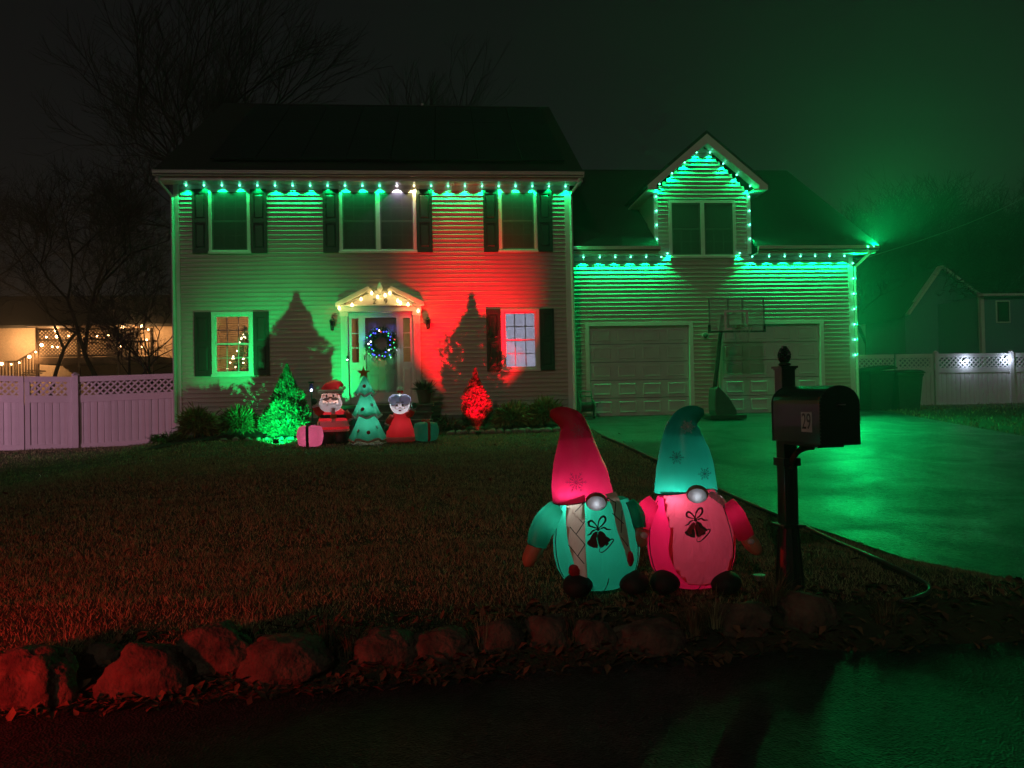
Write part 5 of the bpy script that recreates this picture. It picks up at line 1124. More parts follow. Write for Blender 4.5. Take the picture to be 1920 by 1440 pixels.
a2 = Cg.tube([(763, 779, -.04, 6.5), (770, 776, -.06, 7), (774, 769, -.07, 6)], 'arm', RED_N); Cg.ball(777, 761, -.07, 11, 12, .05, 'glove', GLOVE, a2); Cg.tube([(773.5, 770.5, -.07, 6.5), (775, 767, -.07, 6.5)], 'cuff', BEARD_N, a2)
Cg.lamp(751, 757, .02, 2.0); Cg.lamp(751, 800, 0, 1.6)
# presents
def present(label, px, py, w_, h, m, rm, rot, pw):
    Fq = Fig('inflatable_present', label, 'inflatable', px, py, 'inflatables beside the front steps'); k_ = Fq.k; mb = MB().box(-w_*k_/2, w_*k_/2, -.2, .2, .01, h*k_)
    bm = bmesh.new(); me = mb.mesh('x', None); bm.from_mesh(me); bmesh.ops.subdivide_edges(bm, edges=bm.edges, cuts=6, use_grid_fill=True); bm.verts.ensure_lookup_table()
    V = []; 
    for v in bm.verts:
        c = v.co; u = Vector((c.x/(w_*k_/2), c.y/.2, (c.z-.01-h*k_/2)/(h*k_/2))); s_ = Vector((u.x*math.sqrt(max(0, 1-u.y*u.y/4-u.z*u.z/4)), u.y*math.sqrt(max(0, 1-u.x*u.x/4-u.z*u.z/4)), u.z*math.sqrt(max(0, 1-u.y*u.y/4-u.x*u.x/4))))
        V.append((s_.x*w_*k_*.62*(1+.03*mnoise.noise(u*3)), s_.y*.24, .01+h*k_/2+s_.z*h*k_*.58))
    f = [tuple(x.index for x in q.verts) for q in bm.faces]; bm.free()
    Fq.b(MB().add(V, f).rot(rot, (0, 0, 0)), 'box', m)
    rp = [(0, -.253*math.cos(a), .01+h*k_/2+h*k_*.535*math.sin(a)) for a in np.linspace(-1.1, math.pi+1.1, 26)]
    rp = [(0, max(-.236, min(.236, -.30*math.cos(a))), .01+h*k_/2+max(-.5, min(.535, .72*math.sin(a)))*h*k_) for a in np.linspace(-.9, math.pi+.9, 30)]
    Fq.b(MB().tube(rp, .028, 8, sy=1, ref=(1, 0, 0)).rot(rot, (0, 0, 0)), 'ribbon', rm)
    for sg in (-1, 1): Fq.b(MB().ball((sg*.045, 0, h*k_*1.04+.03), .05, .03, .032, 2).rot(rot, (0, 0, 0)), 'bow', rm)
    Fq.lamp(px, py-h*.5, 0, pw)
present('pink inflatable present with a dark ribbon left of the bearded figure', 582, 836, 37, 36, PINK_N, mat('ribbon_dark', (.02, .03, .02), .6), R(-14), 1.5)
present('green inflatable present with a red ribbon right of the woman figure', 799, 826, 36, 33, GRN_N, RED_N, R(16), .35)

# ------------------------------------------------------------------ basketball hoop
HB = gnd(1368, 786); HB.z += .01
hp = thing('basketball_hoop', 'portable basketball hoop with clear backboard in front of the garage', 'basketball hoop', tuple(HB)); kk = (HB-CAM).dot(FWD)/F
HX = lambda px: HB.x+(px-1368)*kk*.985
HZ = lambda py: HB.z+(786-py)*kk
BLK = mat('hoop_black', (.015, .018, .016), .5)
MB().box(HX(1322), HX(1391), HB.y-.35, HB.y+.30, HB.z, HB.z+.10).build('base_slab', BLK, hp, bevel=.02)
bs_ = MB(); pr = [(1335, 781), (1376, 779), (1375, 770), (1362, 748), (1350, 735), (1341, 726), (1335, 730), (1333, 750), (1333, 770)]
bs_.prism([(HX(a), HZ(b)+.015) for a, b in pr], HB.y-.24, HB.y+.22).build('base_tank', mat('tank_plastic', (.05, .09, .07), .42, coat=.2), hp, bevel=.03)
MB().tube([(HX(1340), HB.y+.02, HZ(733)), (HX(1346), HB.y, HZ(690)), (HX(1354), HB.y-.02, HZ(622)), (HX(1358), HB.y-.04, HZ(590))], [.05, .05, .046, .042], 10).build('pole', BLK, hp)
by_ = HB.y-.35; b0, b1, bt, bb_ = at(1316, 0, by_).x, at(1418, 0, by_).x, at(1366, 559, by_).z, at(1366, 621, by_).z
ACR = screen_mat(); ACR.name = 'acrylic'; ACR.node_tree.nodes['Principled BSDF'].inputs['Base Color'].default_value = (.42, .48, .44, 1); ACR.node_tree.nodes['Principled BSDF'].inputs['Roughness'].default_value = .15; ACR.node_tree.nodes['Mix Shader'].inputs[0].default_value = .38
bbd = MB().box(b0, b1, by_-.006, by_+.006, bb_, bt).build('backboard', ACR, hp)
MB().box(b0-.012, b0+.012, by_-.014, by_+.014, bb_, bt+.01).box(b1-.012, b1+.012, by_-.014, by_+.014, bb_, bt+.01).box(b0, b1, by_-.013, by_+.013, bt-.002, bt+.012).build('frame', METAL, bbd)
pd = MB().box(b0-.03, b1+.03, by_-.025, by_+.025, bb_-.03, bb_+.005)
for x in (b0-.005, b1+.005): pd.box(x-.025, x+.025, by_-.0255, by_+.0245, bb_-.0, bb_+.15)
pd.build('edge_padding', BLK, bbd)
tx0, tx1, tz0, tz1 = at(1344, 0, by_).x, at(1388, 0, by_).x, at(1366, 619, by_).z, at(1366, 582, by_).z
sqm = MB().box(tx0, tx0+.045, by_-.011, by_-.0065, tz0, tz1).box(tx1-.045, tx1, by_-.011, by_-.0065, tz0, tz1).box(tx0+.045, tx1-.045, by_-.011, by_-.0065, tz1-.045, tz1).box(tx0+.045, tx1-.045, by_-.011, by_-.0065, tz0, tz0+.045)
sqm.build('target_square', WHITE, bbd)
for px in (1352, 1379): MB().box(at(px, 0, by_).x-.018, at(px, 0, by_).x+.018, by_+.0065, by_+.04, bb_, bt-.01).build('support_bar', BLK, bbd)
for za, zb in ((HZ(612), bb_+.12), (HZ(596), bb_+.42)): MB().obox((HX(1356), HB.y-.03, za), (at(1366, 0, by_).x, by_+.03, zb), .05, .03).build('support_arm', BLK, hp)
rc = Vector((at(1377, 0, by_-.3).x, by_-.28, at(1377, 611, by_-.28).z)); rm_ = MB().tube([(rc.x+.225*math.cos(a), rc.y+.225*math.sin(a), rc.z) for a in np.linspace(0, 2*math.pi, 29)], .009, 6)
rm_.obox((rc.x, by_-.02, rc.z-.02), (rc.x, by_-.09, rc.z-.01), .12, .05); rmo = rm_.build('rim', mat('rim_orange', (.20, .08, .03), .5), hp)
net = MB()
for q in range(12):
    for sg in (-1, 1):
        pts = []
        for i in range(6): u = i/5; a = 2*math.pi*(q+sg*u*1.6)/12; r_ = .22-.10*u**.7; pts.append((rc.x+r_*math.cos(a), rc.y+r_*math.sin(a), rc.z-.01-.38*u))
        net.tube(pts, .004, 3)
net.build('net', mat('net_white', (.45, .45, .45), .8), hp)
# small round bell/light on the wall between the doors
wl_ = at(1323, 629, GY-.08); wt = thing('wall_lamp', 'round unlit wall lamp between the two garage doors', 'wall lamp', tuple(wl_))
MB().tube([(wl_.x, GY-.022, wl_.z), (wl_.x, GY-.05, wl_.z)], .08, 16).build('base', WHITE, wt); MB().ball((wl_.x, GY-.09, wl_.z), .065, sub=2).build('globe', mat('globe_grey', (.10, .11, .10), .2), wt, smooth=True)
# hose reel cart
HR = at(1101, 789, .05); HR.z = gz(HR.x, HR.y)+.01; hr = thing('hose_reel_cart', 'green wheeled garden hose reel beside the left garage door', 'hose reel', tuple(HR))
hk = 18.0/F; q = lambda px, py, y=0: (HR.x+(px-1101)*hk, HR.y+y, HR.z+(789-py)*hk)
for sg in (-1, 1):
    MB().tube([q(1101+sg*12, 737, .25), q(1101+sg*13, 760, .08), q(1101+sg*14, 786, -.12)], .014, 6).build('side_frame', GREENPL, hr)
    MB().tube([q(1101+sg*11.5, 766, -.02), q(1101+sg*13.5, 766, -.02)], .15, 20).build('reel_flange', GREENPL, hr)
for py, y in ((737, .25), (746, .18), (784, -.1)): MB().tube([q(1089, py, y), q(1113, py, y)], .014, 6).build('cross_bar', GREENPL, hr)
hs2 = MB()
hs2.tube([Vector(q(1091+20*i/160, 766, 0))+Vector((0, .105*math.cos(i*.55), .105*math.sin(i*.55))) for i in range(161)], .013, 5); hs2.build('hose', HOSE, hr)
MB().tube([q(1115, 766, -.02), q(1120, 766, -.02), q(1120, 759, -.05), q(1127, 758, -.05)], .009, 6).build('crank', BLACKP, hr)
for sg in (-1, 1): MB().tube([q(1101+sg*14.5, 781, .16), q(1101+sg*16.5, 781, .16)], .10, 18).build('wheel', BLACKP, hr)

# ------------------------------------------------------------------ boulders along the street edge
BL = [(38, 1275, 150, 150, 'huge rounded boulder at the left picture edge, lit bright red', .1),
 (186, 1240, 78, 60, 'small boulder half hidden behind grass between two big red boulders', 0),
 (270, 1262, 150, 125, 'large slanting boulder with a pale red face, second big one from the left', -.35),
 (385, 1222, 140, 120, 'tall boulder with a green lit flat top', .1),
 (530, 1240, 165, 105, 'broad dark red boulder standing apart between two grass gaps', .05),
 (724, 1218, 108, 82, 'rounded red boulder with a sloping left side, first of the middle row', -.15),
 (828, 1214, 112, 74, 'long low red boulder with a mossy green top in the middle row', .12),
 (940, 1200, 86, 74, 'brown boulder with a peaked top in the middle row', 0),
 (1032, 1190, 84, 80, 'pale brown boulder below the left gnome, tallest of the middle row', .15),
 (1125, 1198, 76, 72, 'squarish brown boulder below the left gnome foot', -.05),
 (1228, 1202, 128, 70, 'wide flat dark boulder at the right end of the middle row', .05),
 (1408, 1162, 100, 76, 'dark boulder hidden in grass left of the mailbox foot', 0),
 (1533, 1150, 108, 84, 'flat topped boulder right of the mailbox foot with a bright green top edge', .03)]
for i, (px, py, w_, h, lab, tl) in enumerate(BL):
    g0 = gnd(px, py+h*.36); k_ = (g0-CAM).dot(FWD)/F; rx, rz = w_*k_*.50, h*k_*.50
    mb = MB(); bm = bmesh.new(); bmesh.ops.create_icosphere(bm, subdivisions=5, radius=1); V = []
    for v in bm.verts:
        p = v.co.copy(); sd_ = Vector((i*7.7, i*3.1, i*1.9))
        e = .72; p = Vector((math.copysign(abs(p.x)**e, p.x), math.copysign(abs(p.y)**e, p.y), math.copysign(abs(p.z)**e, p.z)))
        r_ = 1+.34*mnoise.noise(p*.9+sd_)+.20*mnoise.noise(p*2.1+sd_)+.10*abs(mnoise.noise(p*4.2+sd_))+.05*mnoise.noise(p*9+sd_)+.02*mnoise.noise(p*21+sd_)
        # facet: flatten towards a few planes
        for fn in (Vector((.3, -.8, .5)), Vector((-.6, -.5, .6)), Vector((.7, -.2, .7)), Vector((0, .1, 1))):
            fn = (fn+Vector((math.sin(i*1.7), 0, math.cos(i*2.3)))*.25).normalized(); dd = (p*r_).dot(fn)
            if dd > .88: r_ *= 1-(dd-.88)/dd*.6
        p = p*r_; p = Vector((p.x*math.cos(tl)-p.z*math.sin(tl), p.y, p.x*math.sin(tl)+p.z*math.cos(tl)))
        V.append((g0.x+p.x*rx, g0.y+.10+p.y*rx*.62, g0.z+rz*.42+p.z*rz))
    f = [tuple(x.index for x in q_.verts) for q_ in bm.faces]; bm.free()
    o = mb.add(V, f).build('boulder', STONE, None, smooth=True); tag(o, lab, 'boulder', 'boulders along the street edge')
# leaf litter in the bank, grass clumps between the boulders
n = 3200; lx = np.concatenate([rng.uniform(-4.2, 1.6, 2500), rng.uniform(1.6, 5.0, 700)]); V = []; Fq = []
for i in range(n):
    x = lx[i]; y = STEDGE(x)+rng.uniform(-.12, .62)+.0
    if i % 9 == 0: x, y = rng.uniform(-6, 3.4), rng.uniform(-13, -3)
    lift = .02 if i % 9 == 0 else 0; z = max(gz(x, y), -1.0)+.004+lift+rng.uniform(0, .03); a = rng.uniform(0, 6.28); L_ = rng.uniform(.018, .05); w2 = L_*rng.uniform(.35, .6); c_ = rng.uniform(-.5, .5)*L_; tz = rng.uniform(-.6, .9)
    u = Vector((math.cos(a), math.sin(a), tz)).normalized(); v = Vector((-math.sin(a), math.cos(a), rng.uniform(-.4, .4))); p = Vector((x, y, z+max(0, -tz)*L_)); b0 = len(V)
    V += [p-u*L_, p-u*L_*.2+v*w2+Vector((0, 0, abs(c_))), p+u*L_, p-u*L_*.2-v*w2+Vector((0, 0, abs(c_))), p+Vector((0, 0, 0))]
    Fq += [(b0, b0+1, b0+4), (b0+1, b0+2, b0+4), (b0+2, b0+3, b0+4), (b0+3, b0, b0+4)]
lo = bpy.data.objects.new('leaf_litter', fastmesh('leaf_litter', V, Fq, LEAFL)); COL.objects.link(lo); tag(lo, 'dry fallen leaves along the street edge', 'leaves', kind='stuff')
def clump(label, px, py, h, n, m, spread=.5, seed=0):
    g0 = gnd(px, py); g = np.random.default_rng(seed+90); a = g.uniform(0, 6.283, n); r_ = g.uniform(0, .09, n); t = thing('grass_clump', label, 'grass clump', tuple(g0), 'grass clumps among the boulders'); V = []; Fq = []
    for i in range(n):
        hh = h*g.uniform(.45, 1.1); sp_ = spread*hh*g.uniform(.2, 1.3); p0 = Vector((g0.x+r_[i]*math.cos(a[i]), g0.y+r_[i]*math.sin(a[i]), g0.z-.01)); d = Vector((math.cos(a[i]), math.sin(a[i]), 0)); w2 = Vector((-d.y, d.x, 0))*.0028; b0 = len(V)
        for u in (0, .4, .75, 1): c = p0+d*sp_*u*u+Vector((0, 0, hh*(u-.25*u*u*(sp_/hh)))); V += [c-w2*(1-u*.9), c+w2*(1-u*.9)]
        Fq += [(b0+2*j, b0+2*j+1, b0+2*j+3, b0+2*j+2) for j in range(3)]
    link(bpy.data.objects.new('blades', fastmesh('blades', V, Fq, m, 4)), t)
    MB().ball((g0.x, g0.y, g0.z), .05, .05, .03, 2, .3).build('crown', SOIL, t)
DRYG = leafmat('dry_grass', (.16, .12, .065), (.09, .07, .035), .5)
for i, (px, py, h, n_, lab) in enumerate([(120, 1250, .26, 90, 'dry grass clump right of the huge left boulder'), (610, 1215, .22, 110, 'long grass clump in the gap right of the broad red boulder'), (660, 1225, .20, 90, 'grass clump left of the first middle row boulder'),
    (905, 1205, .20, 90, 'grass clump left of the peaked brown boulder'), (1080, 1195, .20, 80, 'grass clump between the pale and the squarish boulder'), (1300, 1190, .30, 150, 'tall dry grass clump right of the wide flat boulder'), (1340, 1170, .24, 100, 'dry grass clump below the right gnome'),
    (1452, 1130, .24, 170, 'spiky grass clump in front of the mailbox foot'), (1660, 1165, .18, 80, 'grass clump at the corner of street and driveway'), (460, 1195, .16, 80, 'low grass clump behind the green topped boulder')]):
    clump(lab, px, py, h, n_, DRYG if i % 3 else GRASSM, .7, i)
# plastic lawn edging beside the driveway
ep = [gnd(*q_) for q_ in ((1128, 819), (1180, 842), (1235, 868), (1300, 900), (1375, 934), (1440, 963), (1500, 988), (1560, 1018), (1620, 1045), (1670, 1068), (1710, 1088), (1735, 1103), (1743, 1112), (1738, 1122), (1715, 1132), (1685, 1139))]
EP2 = []
for i in range(len(ep)-1):
    p0_, p1, p2, p3 = ep[max(i-1, 0)], ep[i], ep[i+1], ep[min(i+2, len(ep)-1)]
    for s_ in range(6): u = s_/6; EP2.append(.5*((2*p1)+(p2-p0_)*u+(2*p0_-5*p1+4*p2-p3)*u*u+(3*p1-p0_-3*p2+p3)*u**3))
et = thing('lawn_edging', 'thin dark edging curving between lawn and driveway', 'lawn edging', tuple(ep[0]))
MB().tube([p+Vector((0, 0, .032)) for p in EP2], .014, 8).build('bead', mat('edging_plastic', (.06, .06, .055), .3), et, smooth=True)
eb = MB()
for a, b in zip(EP2[:-1], EP2[1:]): eb.obox(a+Vector((0, 0, .008)), b+Vector((0, 0, .008)), .008, .045)
eb.build('strip', BLACKP, et)
# little path light near the right gnome
pl_ = gnd(1424, 1098); pt = thing('path_light', 'small unlit solar path light right of the right gnome foot', 'path light', tuple(pl_))
MB().tube([pl_, pl_+Vector((0, 0, .03))], .01, 6).build('stake', BLACKP, pt); MB().lathe([(.02, .03), (.030, .035), (.032, .06), (.042, .062), (.042, .072), (.02, .075)], pl_, 14).build('lamp_head', mat('steel', (.45, .45, .45), .3, metal=.8), pt)

# ------------------------------------------------------------------ coloured lamps beside the frame: red tail lamps at the kerb, pink flood at the gate
light('red_tail_lamp', 'SPOT', (-3.5, -15.5, -.45), 270, (1.0, .006, .010), None, radius=.1, size=110, blend=1.0, aim=(-2.6, -13.4, -.95))
light('pink_gate_flood', 'SPOT', (-14.5, -7.0, .9), 1350, (1.0, .42, .66), None, radius=.1, size=46, blend=1.0, aim=(-9.3, 1.2, .5))

# ------------------------------------------------------------------ bare trees
def bare_tree(label, x, y, h, seed, spread=.55, levels=6, r0=.16, fork=0, lean=(0, 0), kids=(2, 3), name='bare_tree', twig=1.0):
    rnd = random.Random(seed); base = Vector((x, y, gz(x, y)-.1)); t = thing(name, label, 'tree', tuple(base), 'leafless trees behind the houses')
    big, small = [], []
    def grow(p, d, L, r_, lv):
        n = 3; q = p; dd = d.copy()
        for i in range(n):
            dd = (dd+Vector((rnd.gauss(0, .11), rnd.gauss(0, .11), .03 if lv > 0 else 0))).normalized(); q2 = q+dd*L/n; ra, rb = r_*(1-.3*i/n), r_*(1-.3*(i+1)/n)
            (big if ra > .028 else small).append((q, q2, ra, rb)); q = q2
            if lv > 0 and lv < levels and i < n-1 and rnd.random() < .55: side(q, dd, L*.62, rb*.55, lv+1)
        if lv >= levels: return
        for k_ in range(rnd.choice(kids)): side(q, dd, L*rnd.uniform(.68, .86), r_*rnd.uniform(.55, .70), lv+1)
    def side(q, dd, L, r_, lv):
        a = Vector((rnd.gauss(0, 1), rnd.gauss(0, 1), rnd.gauss(0, .6))); a = (a-dd*a.dot(dd)).normalized(); nd = (dd+a*rnd.uniform(.35, 1.0)*spread*1.5+Vector((0, 0, .10))).normalized(); grow(q, nd, L, max(r_, .006*twig), lv)
    starts = [(Vector((lean[0], lean[1], 1)).normalized())] if not fork else [Vector((-.16, 0, 1)).normalized(), Vector((.14, .05, 1)).normalized()]
    for d in starts: grow(base+Vector((d.x, 0, 0)), d, h*.27, r0, 0)
    allp = np.array([s_[1] for s_ in big+small]); zs = h/max(1, allp[:, 2].max()-base.z); zm = allp[:, 2].mean()-base.z; sh = (allp[:, 0].mean()-x)/zm
    def fit(p): dz = p.z-base.z; return Vector((base.x+(p.x-base.x-sh*dz)*min(1.25, max(.8, zs)), p.y, base.z+dz*zs))
    big = [(fit(a), fit(b), c, d) for a, b, c, d in big]; small = [(fit(a), fit(b), c, d) for a, b, c, d in small]
    for nm, segs, ns in (('trunk', big, 6), ('crown', small, 3)):
        if not segs: continue
        A = np.array([s_[0] for s_ in segs]); B = np.array([s_[1] for s_ in segs]); ra = np.array([s_[2] for s_ in segs]); rb = np.array([s_[3] for s_ in segs]); D = B-A; D /= np.linalg.norm(D, axis=1)[:, None]
        U = np.cross(D, np.array([.31, .22, .92])); U /= np.linalg.norm(U, axis=1)[:, None]; Wv = np.cross(D, U); m_ = len(segs); V = np.zeros((m_, 2*ns, 3))
        for k_ in range(ns):
            c, s_ = math.cos(2*math.pi*k_/ns), math.sin(2*math.pi*k_/ns); V[:, k_] = A+(U*c+Wv*s_)*ra[:, None]; V[:, ns+k_] = B+(U*c+Wv*s_)*rb[:, None]
        fc = np.array([(k_, (k_+1) % ns, ns+(k_+1) % ns, ns+k_) for k_ in range(ns)]); Fc = (fc[None]+(np.arange(m_)*2*ns)[:, None, None]).reshape(-1, 4)
        link(bpy.data.objects.new(nm, fastmesh(nm, V.reshape(-1, 3), Fc, BARK, 4)), t)
def tx(px, Y): return at(px, 740, Y).x
bare_tree('tall spreading leafless tree rising behind the left end of the house roof', tx(415, 20), 20, 21.3, 11, .50, 7, .24, kids=(2, 3, 3), twig=1.4)
bare_tree('leafless tree left of the house with long low side branches', tx(215, 14), 14, 11.6, 5, .75, 7, .11, kids=(2, 3), lean=(-.12, 0))
bare_tree('leafless tree near the left picture edge behind the gate', tx(90, 17), 17, 11.5, 8, .8, 7, .11)
bare_tree('leafless tree at the far left, mostly out of the picture', tx(-60, 18), 18, 12, 9, .8, 7, .12)
bare_tree('small twin trunked leafless tree in front of the lit deck', tx(250, 5.5), 5.5, 5.6, 21, .75, 6, .06, fork=1)
bare_tree('distant leafless tree top just above the roof ridge, left of the vent pipe', tx(628, 42), 42, 24, 31, .42, 7, .3)
bare_tree('distant leafless tree top above the middle of the roof ridge', tx(832, 42), 42, 25, 33, .42, 7, .3, kids=(2, 3))
for i, (px, Y, h, lab) in enumerate([(1570, 38, 14.5, 'tree in the dark wood directly right of the garage roof end'), (1625, 40, 15, 'tree in the dark wood second from the garage roof end'), (1690, 36, 15.5, 'tree in the dark wood behind the neighbour gable'),
    (1752, 38, 18, 'tallest tree of the dark wood on the right'), (1815, 35, 16, 'tree in the dark wood above the blue neighbour house'), (1868, 37, 17.5, 'tree in the dark wood near the right picture edge'), (1925, 34, 17, 'tree in the dark wood cut by the right picture edge'), (1660, 44, 16.5, 'tree deep in the dark wood between garage and neighbour gable')]):
    bare_tree(lab, tx(px, Y), Y, h, 50+i, .72, 7, .2, kids=(2, 3), twig=2.2)

# ------------------------------------------------------------------ neighbours
def nbox(mb, x0, x1, y0, y1, z0, z1): return mb.box(x0, x1, y0, y1, z0, z1)
NY = 21.0; na = lambda px, py, y=NY: at(px, py, y)
nh = thing('neighbour_house', 'neighbour house with a lamplit peach wall and dark roof beyond the left fence', 'house', (na(110, 700).x, NY, -.4))
x0, x1 = na(-160, 640).x, na(345, 640).x; zt = na(100, 603).z; zb = na(100, 720).z
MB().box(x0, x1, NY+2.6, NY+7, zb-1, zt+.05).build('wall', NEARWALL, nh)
rfz = zt; MB().add([(x0-.5, NY+1.6, rfz-.15), (x1+.5, NY+1.6, rfz-.15), (x1+.5, NY+6, rfz+1.9), (x0-.5, NY+6, rfz+1.9), (x0-.5, NY+10.4, rfz-.15), (x1+.5, NY+10.4, rfz-.15), (x0-.5, NY+1.6, rfz-.0), (x1+.5, NY+1.6, rfz-.0), (x1+.5, NY+6, rfz+2.05), (x0-.5, NY+6, rfz+2.05)], [(0,1,2,3),(3,2,5,4),(6,9,8,7),(0,6,7,1),(0,3,9,6),(1,7,8,2),(3,2,8,9)]).build('roof', ROOFM, nh)
for px in (215, 242): 
    a = na(px, 640, NY+2.58); MB().box(a.x-.4, a.x+.4, NY+2.55, NY+2.6, a.z-.9, a.z+.6).build('window', DARKROOM, nh)
dk = thing('deck', 'raised wooden deck with lattice railing and string bulbs beyond the left fence', 'deck', (na(150, 690).x, NY, -.4))
X0, X1 = na(70, 640).x, na(222, 640).x; zf_, zr, zm, ztp = na(140, 668).z, na(140, 617).z, na(140, 637).z, na(140, 663).z
MB().box(X0-.1, na(285, 0).x, NY-.05, NY+2.55, zf_-.35, zf_-.05).build('deck_floor', WOODD, dk)
for px in (70, 148, 222, 285):
    a = na(px, 640); MB().box(a.x-.06, a.x+.06, NY-.06, NY+.06, zb-1.5, zr+.1 if px != 285 else zr).build('post', WOODD, dk)
for z in (zr, zm, zf_+.02): MB().box(X0, X1, NY-.045, NY+.045, z-.05, z+.05).build('rail', WOODD, dk)
def lat(x0, x1, z0, z1, nm):
    mb = MB(); h = z1-z0; k_ = x0-h
    while k_ < x1:
        for sg in (1, -1):
            a0, a1 = (k_, k_+h) if sg > 0 else (k_+h, k_); c0, c1 = max(x0, min(a0, a1)), min(x1, max(a0, a1))
            if c1-c0 > .02: mb.obox((c0, NY+.01*sg, z0+(c0-a0)/(a1-a0)*h), (c1, NY+.01*sg, z0+(c1-a0)/(a1-a0)*h), .02, .05)
        k_ += .17
    mb.build(nm, WOODD, dk)
lat(X0, X1, zm+.05, zr-.05, 'upper_lattice'); lat(X0, X1, zf_+.07, zm-.05, 'lower_lattice')
MB().box(X0-.4, na(230, 0).x, NY-.3, NY+2.6, na(140, 608).z, na(140, 611.5).z).build('pergola_roof', WOODD, dk)
MB().box(X1, na(285, 0).x, NY-.04, NY+.04, na(250, 640).z-.05, na(250, 640).z+.05).build('rail', WOODD, dk)
for px in range(228, 284, 7): a = na(px, 0).x; MB().box(a-.025, a+.025, NY-.025, NY+.025, zf_, na(250, 640).z-.05).build('baluster', WOODD, dk)
s0, s1 = na(70, 655), na(32, 678); s2 = na(-10, 678)
for off, nm in ((0, 'stair_rail'),):
    MB().obox(s0, s1, .06, .08).build(nm, WOODD, dk); MB().obox(s1, s2, .06, .08).build(nm, WOODD, dk)
    for u in np.linspace(0, 1, 8): p = s0.lerp(s1, u); MB().box(p.x-.025, p.x+.025, NY-.025, NY+.025, p.z-1.0, p.z).build('baluster', WOODD, dk)
    for u in np.linspace(.1, 1, 7): p = s1.lerp(s2, u); MB().box(p.x-.025, p.x+.025, NY-.025, NY+.025, p.z-1.0, p.z).build('baluster', WOODD, dk)
for k_ in range(6): u = k_/6; p = s0.lerp(s1, u); MB().box(p.x-.5, p.x-.1, NY+.03, NY+1.0, p.z-1.05, p.z-1.0).build('step', WOODD, dk)
ds = thing('string_lights', 'warm globe bulbs strung along the neighbour deck and stairs', 'string lights', tuple(na(105, 620)))
gb = MB().ball((0,0,0), .075, sub=2).mesh('bulb', E_AMBER); gs = MB().ball((0,0,0), .045, sub=1).mesh('bulb', E_AMBER)
for i, (px, py, big_) in enumerate([(105, 620, 1), (107, 631, 1), (129, 630, 0), (78, 647, 1), (55, 669, 1), (36, 680, 0), (3, 682, 1), (21, 683, 0), (67, 660, 0), (87, 632, 0), (164, 631, 0), (182, 630, 0), (203, 629, 0), (230, 613, 1), (266, 612, 1), (278, 618, 0), (275, 637, 0), (266, 650, 0), (230, 645, 0), (226, 650, 0), (108, 651, 0), (120, 652, 0), (98, 650, 0)]):
    p = na(px, py, NY-.15); inst('bulb', gb if big_ else gs, ds, p)
for px, py, y, pw in ((105, 622, NY+1.2, 130), (230, 616, NY+1.0, 130), (266, 614, NY+1.0, 130), (30, 640, NY+1.2, 260), (60, 665, NY-.4, 40)): light('bulb_light', 'POINT', at(px, py, y), pw, (1.0, .52, .20), ds, radius=.06)
MB().tube([na(78, 647, NY-.15), na(105, 620, NY-.15), na(129, 629, NY-.15), na(230, 612, NY-.15), na(266, 611, NY-.15), na(278, 618, NY-.15)], .01, 4).build('cable', BLACKP, ds)
# right neighbour
RY_ = 26.0; ra_ = lambda px, py: at(px, py, RY_)
rh = thing('neighbour_house', 'dim blue grey neighbour house beyond the right fence', 'house', (ra_(1850, 700).x, RY_, 0))
x0, x1 = ra_(1842, 600).x, ra_(2050, 600).x; ze = ra_(1850, 556).z
zz = 0.3; 
while zz < ze-.05:
    MB().add([(x0, RY_-.03, zz), (x1, RY_-.03, zz), (x1, RY_-.005, zz+.19), (x0, RY_-.005, zz+.19), (x0, RY_+.05, zz), (x1, RY_+.05, zz), (x1, RY_+.05, zz+.19), (x0, RY_+.05, zz+.19)], [(0,1,2,3),(0,4,5,1),(4,7,6,5),(2,6,7,3),(0,3,7,4),(1,5,6,2)]).build('siding_board', BLUEWALL, rh); zz += .19
MB().box(x0, x1, RY_+.051, RY_+6, -.5, ze).build('wall', BLUEWALL, rh)
MB().box(x0-.12, x0+.10, RY_-.06, RY_+.2, -.3, ze).build('corner_board', WHITE, rh); MB().box(x0-.2, x1, RY_-.35, RY_+.1, ze, ze+.14).build('eave', WHITE, rh)
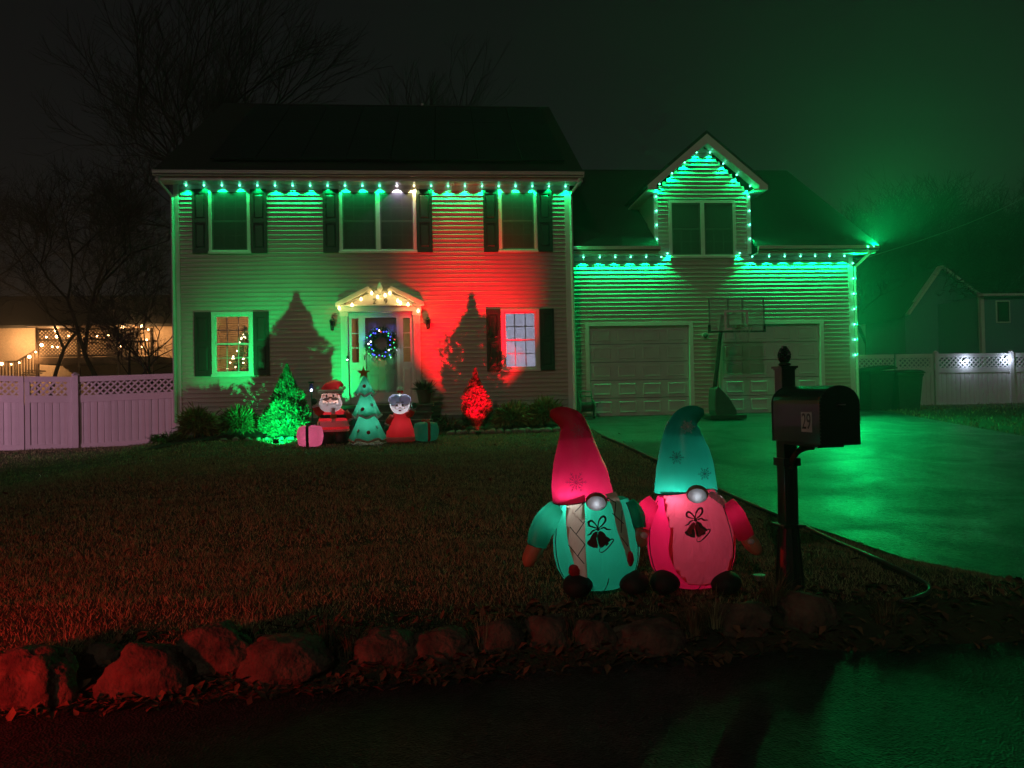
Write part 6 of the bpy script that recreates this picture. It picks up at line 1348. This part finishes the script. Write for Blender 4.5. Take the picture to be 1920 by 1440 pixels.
w0, w1 = ra_(1868, 566), ra_(1891, 603); wf = MB().box(w0.x-.08, w1.x+.08, RY_-.07, RY_-.035, w1.z-.08, w0.z+.08).build('window', WHITE, rh); MB().box(w0.x, w1.x, RY_-.08, RY_-.0705, w1.z, w0.z).build('pane', mat('dark_pane', (.02, .022, .025), .15), wf)
gA, gB, gC = at(1763, 500, RY_+4), at(1700, 590, RY_+4), at(1843, 560, RY_+4); yy = RY_+4
MB().prism([(gB.x, -.5), (gC.x, -.5), (gC.x, gC.z), (gA.x, gA.z-.1), (gB.x, gB.z)], yy+.2, yy+5).build('gable_wall', BLUEWALL, rh)
for P_, Q_ in ((gA, gB), (gA, gC)): MB().obox(P_, Q_, .5, .16, up=(0, 0, 1)).build('rake_board', WHITE, rh)
MB().add([(gA.x, yy, gA.z), (gB.x-.3, yy, gB.z-.2), (gB.x-.3, yy+8, gB.z-.2), (gA.x, yy+8, gA.z), (gC.x+.3, yy, gC.z-.2), (gC.x+.3, yy+8, gC.z-.2)], [(0,1,2,3),(0,3,5,4)]).build('roof', ROOFM, rh)
# utility wire
wa, wb = Vector((10.7, 3.0, 3.95)), at(1935, 362, 30); MB_pts = []
for i in range(21): u = i/20; p = wa.lerp(wb, u); p.z -= .9*4*u*(1-u)*.35; MB_pts.append(p)
tag(MB().tube(MB_pts, .018, 5).build('utility_wire', mat('wire_grey', (.25, .25, .25), .5)), 'thin overhead wire running from the garage eave towards the right wood', 'wire')

# ------------------------------------------------------------------ mist volume added around the whole place to imitate the green lens glare
hz = MB().box(-70, 75, -40, 75, -4.0, 36).build('glare_haze', None); hm = bpy.data.materials.new('glare_haze'); hm.use_nodes = True; hn = hm.node_tree.nodes
hn.remove(hn['Principled BSDF']); pv = hn.new('ShaderNodeVolumePrincipled'); pv.inputs['Color'].default_value = (.9, .9, .9, 1); pv.inputs['Density'].default_value = .0042; pv.inputs['Anisotropy'].default_value = .55
hm.node_tree.links.new(pv.outputs[0], hn['Material Output'].inputs['Volume']); hz.data.materials.append(hm); tag(hz, 'thin mist added to imitate lens glare around the lights', 'mist', kind='stuff')
